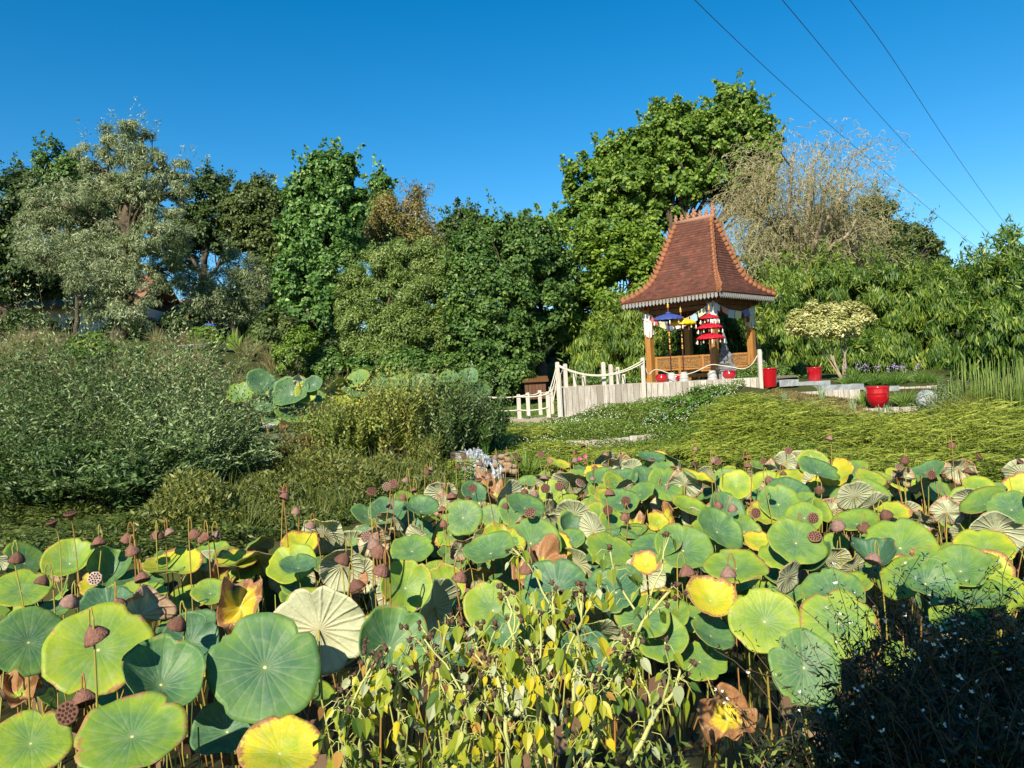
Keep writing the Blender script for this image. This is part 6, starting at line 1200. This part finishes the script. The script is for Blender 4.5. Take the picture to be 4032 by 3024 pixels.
# ------------------------------------------------------------------ seed pods
M['pod'] = mat('pod', (.23, .115, .085), .8, .15, noise=(60, (.13, .06, .045), .7, (1, 1, .3)), bump=(90, .5)); M['pod_hole'] = mat('pod_hole', (.035, .018, .014), .8, .1); M['pod_grey'] = mat('pod_grey', (.27, .17, .14), .85, .1, noise=(60, (.15, .085, .07), .7)); M['pod_dark'] = mat('pod_dark', (.15, .075, .055), .85, .1, noise=(60, (.08, .04, .03), .7)); M['pod_pale'] = mat('pod_pale', (.44, .34, .29), .8, .15, noise=(60, (.25, .16, .13), .7))
PODS = []
def pod(px, py, Y, kind='bell', label=None, r=.056, lean=0.0, pm='pod'):
    if pm == 'pod': pm = random.choice(['pod', 'pod', 'pod_grey', 'pod_dark'])
    c = at(px, py, Y); b = np.array([c[0]+rnd(-.12, .12)+lean, c[1]+rnd(-.1, .15), 0.0]); o = thing('lotus_pod', b, label, 'lotus pod', 'dry lotus seed pods'); n = 24 if Y < 6 else 16
    mb = MB(); sb = MB()
    if kind == 'bell':      # hangs mouth down from a hooked stalk
        ax = nrm(np.array([rnd(-.5, .5), rnd(-.5, .5), 1.])); pr = [(.0, .062), (.009, .061), (.013, .055), (.028, .046), (.043, .027), (.054, .004), (.057, -.008), (.052, -.012), (.045, -.002), (0, .004)]
        mb.lathe([(a*r/.056, z*r/.056) for a, z in pr], c, n, .055, n//3, axis=ax); tip = c+ax*.061*r/.056
        sd_ = nrm(np.array([rnd(-1, 1), rnd(-.3, .6), 0])); hk = rnd(.03, .06); s2 = b+np.array([0, 0, -.2]); up_ = tip+np.array([0, 0, .0])
        side = tip+sd_*rnd(.025, .05)+np.array([0, 0, -.03])
        P = [s2, b*.5+side*.5+np.array([rnd(-.02, .02), 0, .1]), side, tip*.15+side*.85+np.array([0, 0, hk+.03]), tip*.5+side*.5+np.array([0, 0, hk+.055]), tip*.9+side*.1+np.array([0, 0, hk+.02]), tip]
    else:
        ax = nrm({'up': np.array([rnd(-.2, .2), -.25, 1.]), 'face': np.array([rnd(-.35, .2), -1., rnd(.1, .7)]), 'side': np.array([rnd(-.8, .8), -.5, .6])}[kind])
        pr = [(.0, -.06), (.010, -.06), (.016, -.045), (.034, -.025), (.050, -.004), (.056, .004), (.054, .010), (.048, .011), (0, .013)]
        k = r/.056; mb.lathe([(a*k, z*k) for a, z in pr], c, n, .045, n//3, axis=ax); Bz = basis(ax)
        for rr, q in ((0, 1), (.02, 6), (.038, 11)):
            for i in range(q):
                t = 2*math.pi*i/q+.3; h = np.array([rr*math.cos(t), rr*math.sin(t), .0135])*k @ Bz+c; mb.lathe([(.0068*k, -.004), (.0068*k, .0015), (.0045*k, .001), (0, -.001)], h, 7, axis=ax, mat=1)
        P = [b+np.array([0, 0, -.2]), b*.5+c*.5+np.array([rnd(-.03, .03), 0, 0]), c-ax*.16*1.0+np.array([0, 0, -.03]), c-ax*.058*k]
    sm = np.array(P, float); t = np.linspace(0, len(sm)-1, 22); i0 = np.clip(t.astype(int), 0, len(sm)-2); f = (t-i0)[:, None]
    g0, g1, g2, g3 = sm[np.clip(i0-1, 0, None)], sm[i0], sm[i0+1], sm[np.clip(i0+2, None, len(sm)-1)]
    Q = .5*((2*g1)+(-g0+g2)*f+(2*g0-5*g1+4*g2-g3)*f**2+(-g0+3*g1-3*g2+g3)*f**3)
    sb.tube(Q, np.linspace(.0055, .0035, 22), 5, rnd(.55, 1)); mb.build('pod', [M[pm], M['pod_hole']], o); sb.build('stalk', M['stalk'], o)
    PODS.append(dict(o=o, px=px, py=py, Y=Y, label=label, word={'bell': 'drooping', 'up': 'upright', 'face': 'honeycomb faced', 'side': 'tilted'}[kind]))
HP_ = [(209, 1378, 'bell', 'large drooping lotus pod hanging before the round yellow green leaf', 3.5, .062), (183, 1516, 'bell', 'large drooping lotus pod beside a honeycomb faced one', 3.6, .062), (147, 1540, 'face', 'dark honeycomb faced lotus pod low between two big leaves', 3.55, .06), (382, 1353, 'bell', 'drooping lotus pod before the dark folded leaf', 4.2, .058), (205, 1250, 'face', 'pale grey honeycomb pod on a green stalk', 5.0, .05), (90, 1260, 'bell', 'drooping lotus pod over the smooth lime leaf', 4.9, .052), (150, 1303, 'bell', 'drooping lotus pod above the papery tan leaf', 4.5, .056), (257, 1308, 'bell', 'drooping lotus pod sunk behind the round yellow green leaf', 4.6, .05), (308, 1252, 'bell', 'hooked lotus pod before the pale edge on leaf', 5.2, .054), (152, 1110, 'up', 'tallest upright flat topped pod against the dark bank', 6.3, .056), (113, 1128, 'up', 'upright pod just beside the tallest flat topped one', 6.4, .052), (214, 1174, 'bell', 'drooping lotus pod against the dark bank alone', 6.0, .056), (276, 1165, 'bell', 'higher of two drooping pods one above the other', 6.0, .056), (287, 1193, 'bell', 'lower of two drooping pods one above the other', 5.8, .062), (340, 1158, 'bell', 'drooping pod left of a round hooked pod', 6.2, .055), (367, 1152, 'bell', 'round hooked pod between two bell shaped ones', 6.2, .045), (421, 1156, 'bell', 'biggest hooked pod before the light green leaf', 6.1, .055), (445, 1160, 'bell', 'bell pod right against the light green leaf', 6.1, .05), (468, 1158, 'bell', 'loop stalked pod before the light green leaf', 6.2, .045), (36, 1210, 'bell', 'tilted lotus pod at the photo edge', 5.4, .058), (740, 1213, 'bell', 'drooping pod standing above the largest pale leaf', 4.9, .058), (772, 1270, 'bell', 'drooping pod on a yellow stalk right of the largest pale leaf', 4.5, .055), (818, 1195, 'bell', 'lowest pod of the three clustered above the yellow rimmed leaf', 5.1, .062), (808, 1180, 'bell', 'middle pod of the three clustered above the yellow rimmed leaf', 5.2, .052), (811, 1165, 'bell', 'topmost pod of the three clustered above the yellow rimmed leaf', 5.3, .05), (823, 1238, 'bell', 'drooping pod at the rim of the yellow rimmed leaf', 4.8, .06), (993, 1252, 'bell', 'drooping pod above the curling brown lipped leaf', 4.8, .054), (1136, 1233, 'bell', 'hooked pod left of the blue green split leaf', 4.9, .05), (1178, 1055, 'face', 'honeycomb pod left of a tilted one before the grey shell leaf', 8.6, .058), (1208, 1051, 'face', 'dotted honeycomb pod second from the lemon leaf', 8.7, .058), (1253, 1044, 'side', 'tilted honeycomb pod rising above the shell shaped leaf', 8.7, .066), (1313, 1102, 'face', 'honeycomb pod right of the shell ribbed leaf', 7.6, .055), (1352, 1082, 'face', 'round honeycomb pod nearest the far bank leaves', 8.2, .056), (1632, 1108, 'face', 'honeycomb pod below the pavilion leaning on dark leaves', 7.4, .056), (1756, 1119, 'face', 'dark honeycomb pod above the tilted yellow edged leaf', 6.9, .056), (1760, 1160, 'side', 'cup shaped pod tilted up beside the tilted yellow edged leaf', 6.0, .058), (1886, 1212, 'bell', 'hooked pod before the large yellow green leaf', 5.0, .058), (1484, 1240, 'bell', 'hooked pod above the scorched yellow leaf', 4.9, .058), (1573, 1242, 'bell', 'loop stalked pod right of the scorched yellow leaf', 4.9, .055), (1810, 1138, 'bell', 'broad bell pod above the large yellow green leaf', 6.3, .066), (1866, 1144, 'bell', 'bell pod hooked sideways beside the broad bell pod', 6.2, .062), (1915, 1115, 'bell', 'wide bell pod over the large yellow green leaf', 6.6, .062), (1731, 1138, 'bell', 'small brown pod left of the broad bell pod', 6.6, .05), (614, 1076, 'bell', 'drooping pod on a tall stalk over the upright yellow leaf', 7.0, .054), (612, 1060, 'up', 'flat topped pod above the drooping one on a tall stalk', 7.2, .05), (803, 1062, 'side', 'tilted honeycomb pod standing clear against the grassy bank', 7.6, .058), (1545, 995, 'face', 'high honeycomb pod standing against the heath', 9.6, .055), (2090, 1020, 'bell', 'drooping pod high against the heath by the photo edge', 8.2, .05)]
for (x, y, kd, lb, Y, r) in HP_: pod(x*D2, y*D2, Y, kd, lb, r*.92, pm='pod_pale' if 'pale grey' in lb else 'pod')
for k in range(78):
    for _ in range(50):
        q = scatter(1, inner)[0]
        if q[1] > 5.8 and abs(q[0]/q[1]) < .70 and (q[0] > -2.6 or rng.random() < .3) and rng.random() < (.3 if q[1] < 7 else 1): break
    p = np.array([q[0], q[1], rnd(1.08, 1.42)]); px, py = px_of(p); pod(px, py, q[1], random.choices(['bell', 'face', 'side', 'up'], [.68, .12, .15, .05])[0], None, rnd(.036, .054))
autolabel(PODS, 'lotus pod', 'lotus pods')
V_ = []; allm = MB(); lpv = []; brv = []; spv = []
for q in scatter(600, inner):
    if q[1] < 4.6 or abs(q[0]/q[1]) > .74 or (q[1] > 10 and abs(q[0]/q[1]+.045) < .05): continue
    kd = random.choices(['green', 'lime', 'pale', 'tan', 'yellow', 'brown', 'blue'], [.22, .24, .28, .09, .1, .04, .03])[0]; K = KIND[kd]; c = np.array([q[0], q[1], rnd(.5, 1.0)]); v = nrm(np.array([0, 0, EYE])-c)
    el = rnd(.3, 1.2); az = rnd(-1, 1); ca, sa = math.cos(az), math.sin(az); v = np.array([v[0]*ca-v[1]*sa, v[0]*sa+v[1]*ca, v[2]]); u = nrm(UP-v*v.dot(UP)); nn = v*math.cos(el)+u*math.sin(el)*(-1 if K[6] else 1); nn = -nn if K[6] else nn
    b_ = blade(c, nrm(nn), rnd(.12, .19), rnd(*K[2]), rnd(*K[3]), rnd(0, 3), rnd(*K[4]), rnd(*K[0]), rnd(*K[1]), rnd(0, 6), K[5], False)
    for F_, t_, m_, s_ in b_.B: allm.B.append((F_+allm.n, t_, m_, s_))
    allm.V += b_.V; allm.n += b_.n; lpv.append(b_.attr['lp']); brv.append(b_.attr['brown']); spv.append(b_.attr['speckle'])
allm.attr = {'lp': np.concatenate(lpv), 'brown': np.concatenate(brv), 'speckle': np.concatenate(spv)}; tag(allm.build('small_lotus_leaves', [M['lotus_top'], M['lotus_under']]), kind='stuff')
# bare and broken stalks between the leaves, and sunken dead leaves
mb = MB()
for q in scatter(1500, inner):
    if q[1] < 2.6: continue
    h = rnd(.3, .95); t = q+rng.normal(size=2)*.14; mb.tube([(q[0], q[1], -.1), ((q[0]+t[0])/2+rnd(-.03, .03), (q[1]+t[1])/2, h*.55), (t[0], t[1], h)], [.006, .005, .004], 4, rng.random())
tag(mb.build('broken_stalks', M['stalk']), kind='stuff')
M['dead_leaf'] = mat('dead_leaf', rough=.85, tint=[(0, (.06, .035, .02)), (.5, (.14, .08, .045)), (1, (.28, .19, .12))], trans=.2)
mb = MB(); q = scatter(900, inner); n = len(q); P = np.stack([q[:, 0], q[:, 1], .05+.65*rng.random(n)**1.6], 1); leaves(mb, P, rdir(n)*[1, 1, .6]-[0, 0, .5], rdir(n)*.6+[0, -.7, .4], .16+.14*rng.random(n), .10+.08*rng.random(n), rng.random(n), 'heart')
tag(mb.build('dead_leaves', M['dead_leaf']), kind='stuff')

# ------------------------------------------------------------------ yellowing hibiscus in front
M['hib'] = leafmat('hib_leaf', (.07, .14, .025), (.27, .33, .028), (.55, .46, .02), .35); M['hib_pale'] = mat('hib_pale', rough=.7, tint=[(0, (.28, .33, .18)), (1, (.50, .52, .34))], trans=.25)
M['hib_brown'] = mat('hib_brown', rough=.8, tint=[(0, (.20, .10, .03)), (1, (.45, .26, .05))], trans=.25); M['hib_stem'] = mat('hib_stem', rough=.6, tint=[(0, (.30, .33, .08)), (1, (.50, .50, .22))]); M['seed'] = mat('seed', (.075, .045, .032), .85, .15, noise=(50, (.15, .09, .06), .7))
def hibiscus(label, tx, ty, bx, by, Y, nl, heads, ytint=.55, branch=2):
    top = at(tx, ty, Y); base = at(bx, by, Y+rnd(-.1, .25)); o = thing('hibiscus', base, label, 'hibiscus plant', 'yellowing hibiscus stems'); sb = MB(); lb = MB(); hb = MB()
    P = limb(sb, base, top, .0105, .005, .05, 7, 12); sb.V = sb.V; stems = [P]
    for k in range(branch):
        a = P[rng.integers(4, 10)]; e_ = a+np.array([rnd(-.16, .16), rnd(-.1, .1), rnd(.12, .3)]); stems.append(limb(sb, a, e_, .005, .003, .1, 6, 7))
    n = int(nl*.95); S = [stems[0] if rng.random() < .62 else stems[rng.integers(0, len(stems))] for _ in range(n)]
    a = np.array([s[min(len(s)-1, int(len(s)*(.25+.75*rng.random()**.8)))]+rng.normal(size=3)*.012 for s in S]); out = rdir(n)*np.array([1, 1, .25]); out = nrm(out); pl = (.03+.05*rng.random(n))[:, None]
    tip = a+out*pl+np.array([0, 0, -.01])
    for i in range(n): sb.tube([a[i], a[i]+out[i]*pl[i]*.6+[0, 0, .012], tip[i]], .0018, 4, .3)
    D = nrm(out*.5+np.array([0, 0, -.9])+rdir(n)*.38); Nn = nrm(out*.8+np.array([0, -.45, .3])+rdir(n)*.5); L_ = .03+.042*rng.random(n)**1.4; kind = rng.random(n)
    for sel, mt in ((kind < .80, 0), ((kind >= .80) & (kind < .93), 1), (kind >= .93, 2)): leaves(lb, tip[sel], D[sel], Nn[sel], L_[sel], L_[sel]*.62, np.clip(ytint+rng.normal(size=sel.sum())*.28, 0, 1), 'heart', mt)
    for s in stems:
        hb = MB()
        for k in range(heads if s is P else 2):
            c = s[-1]+rng.normal(size=3)*np.array([.022, .02, .022])*(1.0 if s is P else .5); hb.ball(c, (.009, .009, .011), 6)
            m = 6; q = rdir(m); q[:, 2] = np.abs(q[:, 2])*.8; leaves(hb, np.repeat(c[None], m, 0), q, np.cross(q, rdir(m)), .019, .009, .5)
            sb.tube([s[-2], c], .0016, 4, .3)
        hb.build('seed_head', M['seed'], o)
    sb.build('stem', M['hib_stem'], o); lb.build('leaves', [M['hib'], M['hib_pale'], M['hib_brown']], o)
def z4(x, y): return 1200+x/1.3825, 2200+y/1.3825
for (x, y, bx, by, Y, nl, hd, lb, yt) in ((340, 530, 300, 1230, 2.75, 46, 6, 'hibiscus stem with dark seed heads before the big grey green leaf', .4), (505, 600, 520, 1240, 2.65, 46, 7, 'hibiscus stem tipped with a dense dark seed cluster', .42), (225, 765, 240, 1240, 2.6, 40, 5, 'short hibiscus stem at the end of the group', .35), (780, 330, 770, 1230, 2.9, 48, 8, 'tall hibiscus stem with three seed clusters', .55), (740, 520, 720, 1240, 2.75, 44, 9, 'hibiscus stem with a broad seed cluster below the tall one', .6), (930, 385, 985, 1230, 2.85, 44, 6, 'hibiscus stem with pale yellow leaves and round head', .6), (1100, 180, 1080, 1230, 3.0, 48, 8, 'highest hibiscus stem with orange leaves', .68), (1030, 545, 1120, 1240, 2.7, 40, 3, 'hibiscus stem with small head among orange leaves', .65), (1350, 180, 1330, 1230, 3.0, 48, 8, 'tall straight hibiscus stem left of the densest seed cluster', .55), (1510, 190, 1420, 1235, 2.95, 52, 12, 'hibiscus stem bearing the densest seed cluster', .58), (1270, 250, 1290, 1235, 3.1, 40, 3, 'thin hibiscus stem with a single dry bract', .5), (1740, 490, 1490, 1235, 2.75, 42, 7, 'hibiscus stem leaning toward the lime leaf', .45), (1950, 185, 1510, 1240, 2.8, 40, 7, 'long slanting hibiscus stem reaching the scorched yellow leaf', .3), (2060, 610, 1760, 1120, 2.75, 34, 6, 'short slanting hibiscus stem near the rust brown leaf', .3), (1240, 520, 1240, 1235, 2.6, 46, 4, 'leafy yellow hibiscus stem in the middle of the group', .62), (880, 700, 900, 1240, 2.55, 40, 4, 'low leafy hibiscus stem in front', .5), (1560, 600, 1540, 1240, 2.6, 42, 4, 'yellow leaved hibiscus stem right of the middle', .66)):
    p, q = z4(x, y), z4(bx, by); hibiscus(lb, *p, *q, Y, nl, hd, yt)
# low herbs at the very edge of the bank
mb = MB()
for k in range(26):
    px, py = rnd(1330, 3000), rnd(3000, 3120); p = at(px, py, rnd(2.45, 2.7)); n = 24; D = rdir(n); D[:, 2] = np.abs(D[:, 2])*.8
    leaves(mb, p+rng.normal(size=(n, 3))*np.array([.05, .05, .05]), D, rdir(n)*.6+[0, -.4, .7], .03+.02*rng.random(n), .013, np.clip(.3+rng.normal(size=n)*.2, 0, 1))
tag(mb.build('low_herbs', LM['weed']), kind='stuff')

# ------------------------------------------------------------------ white gaura in the shade of the near bank
M['gaura'] = leafmat('gaura_leaf', (.006, .013, .004), (.014, .024, .006), (.03, .04, .012), .2); M['twig'] = mat('twig', (.13, .08, .05), .8, .2)  # gaura leaf colours darkened to deepen the shade on this bank
for k, (px, py, Y, n, h, lb) in enumerate(((3180, 3010, 2.75, 14, .5, 'gaura plant at the shadow edge by the grey green leaf'), (3420, 2920, 2.75, 24, .6, 'gaura plant whose stems arch over the lime leaf'), (3600, 2800, 2.9, 34, .75, 'gaura plant with most white flowers'), (3800, 2680, 3.1, 34, .62, 'gaura plant rising highest into the sunlight'), (3980, 2600, 3.2, 34, .62, 'gaura plant at the photo edge'), (3700, 3020, 2.5, 30, .55, 'shaded gaura plant in the bottom corner'), (3950, 2950, 2.5, 30, .6, 'shaded gaura plant nearest the bottom corner'), (3540, 2680, 3.5, 16, .45, 'twiggy reddish gaura plant over the teal leaf'), (3800, 2540, 3.9, 14, .45, 'twiggy gaura plant in front of the grey green slanting leaf'))):
    b = at(px, py, Y); o = thing('gaura_plant', b-np.array([0, 0, .25]), lb, 'gaura plant', 'white flowered gaura plants'); sb = MB(); lb_ = MB(); fb = MB()
    for i in range(n):
        a = b+np.array([rnd(-.2, .2), rnd(-.15, .15), -.25]); dr = np.array([rnd(-.55, .45), rnd(-.25, .35), 0]); t = np.linspace(0, 1, 9)[:, None]; hh = h*rnd(.6, 1.15)
        Q = a+np.array([0, 0, 1.])*hh*(1.5*t-.55*t*t)+dr*t**1.6*hh*1.1+rng.normal(size=(9, 3))*.006; sb.tube(Q, np.linspace(.0022, .0011, 9), 4)
        for m in range(2, 9):
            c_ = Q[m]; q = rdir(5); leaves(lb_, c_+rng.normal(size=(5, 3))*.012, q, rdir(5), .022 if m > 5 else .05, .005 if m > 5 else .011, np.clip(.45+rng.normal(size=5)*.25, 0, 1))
        if i % 3 == 0:
            for m in (7, 8):
                c_ = Q[m]+rng.normal(size=3)*.012; q = rdir(4)*.6+np.array([0, -.2, .5]); fb = MB(); leaves(fb, np.repeat(c_[None], 4, 0), q, rdir(4), .013, .009, .5); fb.build('flower', M['white_petal'], o)
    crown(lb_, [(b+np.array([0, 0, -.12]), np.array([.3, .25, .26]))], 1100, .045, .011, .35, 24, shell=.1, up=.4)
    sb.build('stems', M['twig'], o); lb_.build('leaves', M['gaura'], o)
# unseen roof added behind the viewpoint to throw deep shadow over that corner
sc_ = np.array([2.25, -2.6, 4.3]); o = thing('added_shade_roof', (2.25, -2.6, .8), 'round thatched shelter behind the viewpoint casting the dark shadow', 'shelter')
mb = MB(); mb.lathe([(0, 1.2), (.6, 1.0), (1.8, .55), (2.7, .16), (3.08, -.02), (3.06, -.16), (2.7, -.04), (1.2, .42), (0, .8)], sc_, 64, .012, 21); mb.build('roof', mat('shade_roof_thatch', (.30, .24, .14), .95, .1, noise=(14, (.18, .14, .08), .6, (1, 1, .2)), bump=(30, .6)), o)
for k in range(6):
    a = k*1.0472+.52; mb = MB(); x, y = 2.25+2.3*math.cos(a), -2.6+2.3*math.sin(a); mb.tube([(x, y, .5), (x, y, 4.35)], .07, 10); mb.build('post', M['honey'], o)
dup = {k: v for k, v in LABELS.items() if len(v) > 1}
print('DUP LABELS', len(dup), list(dup.items())[:8])
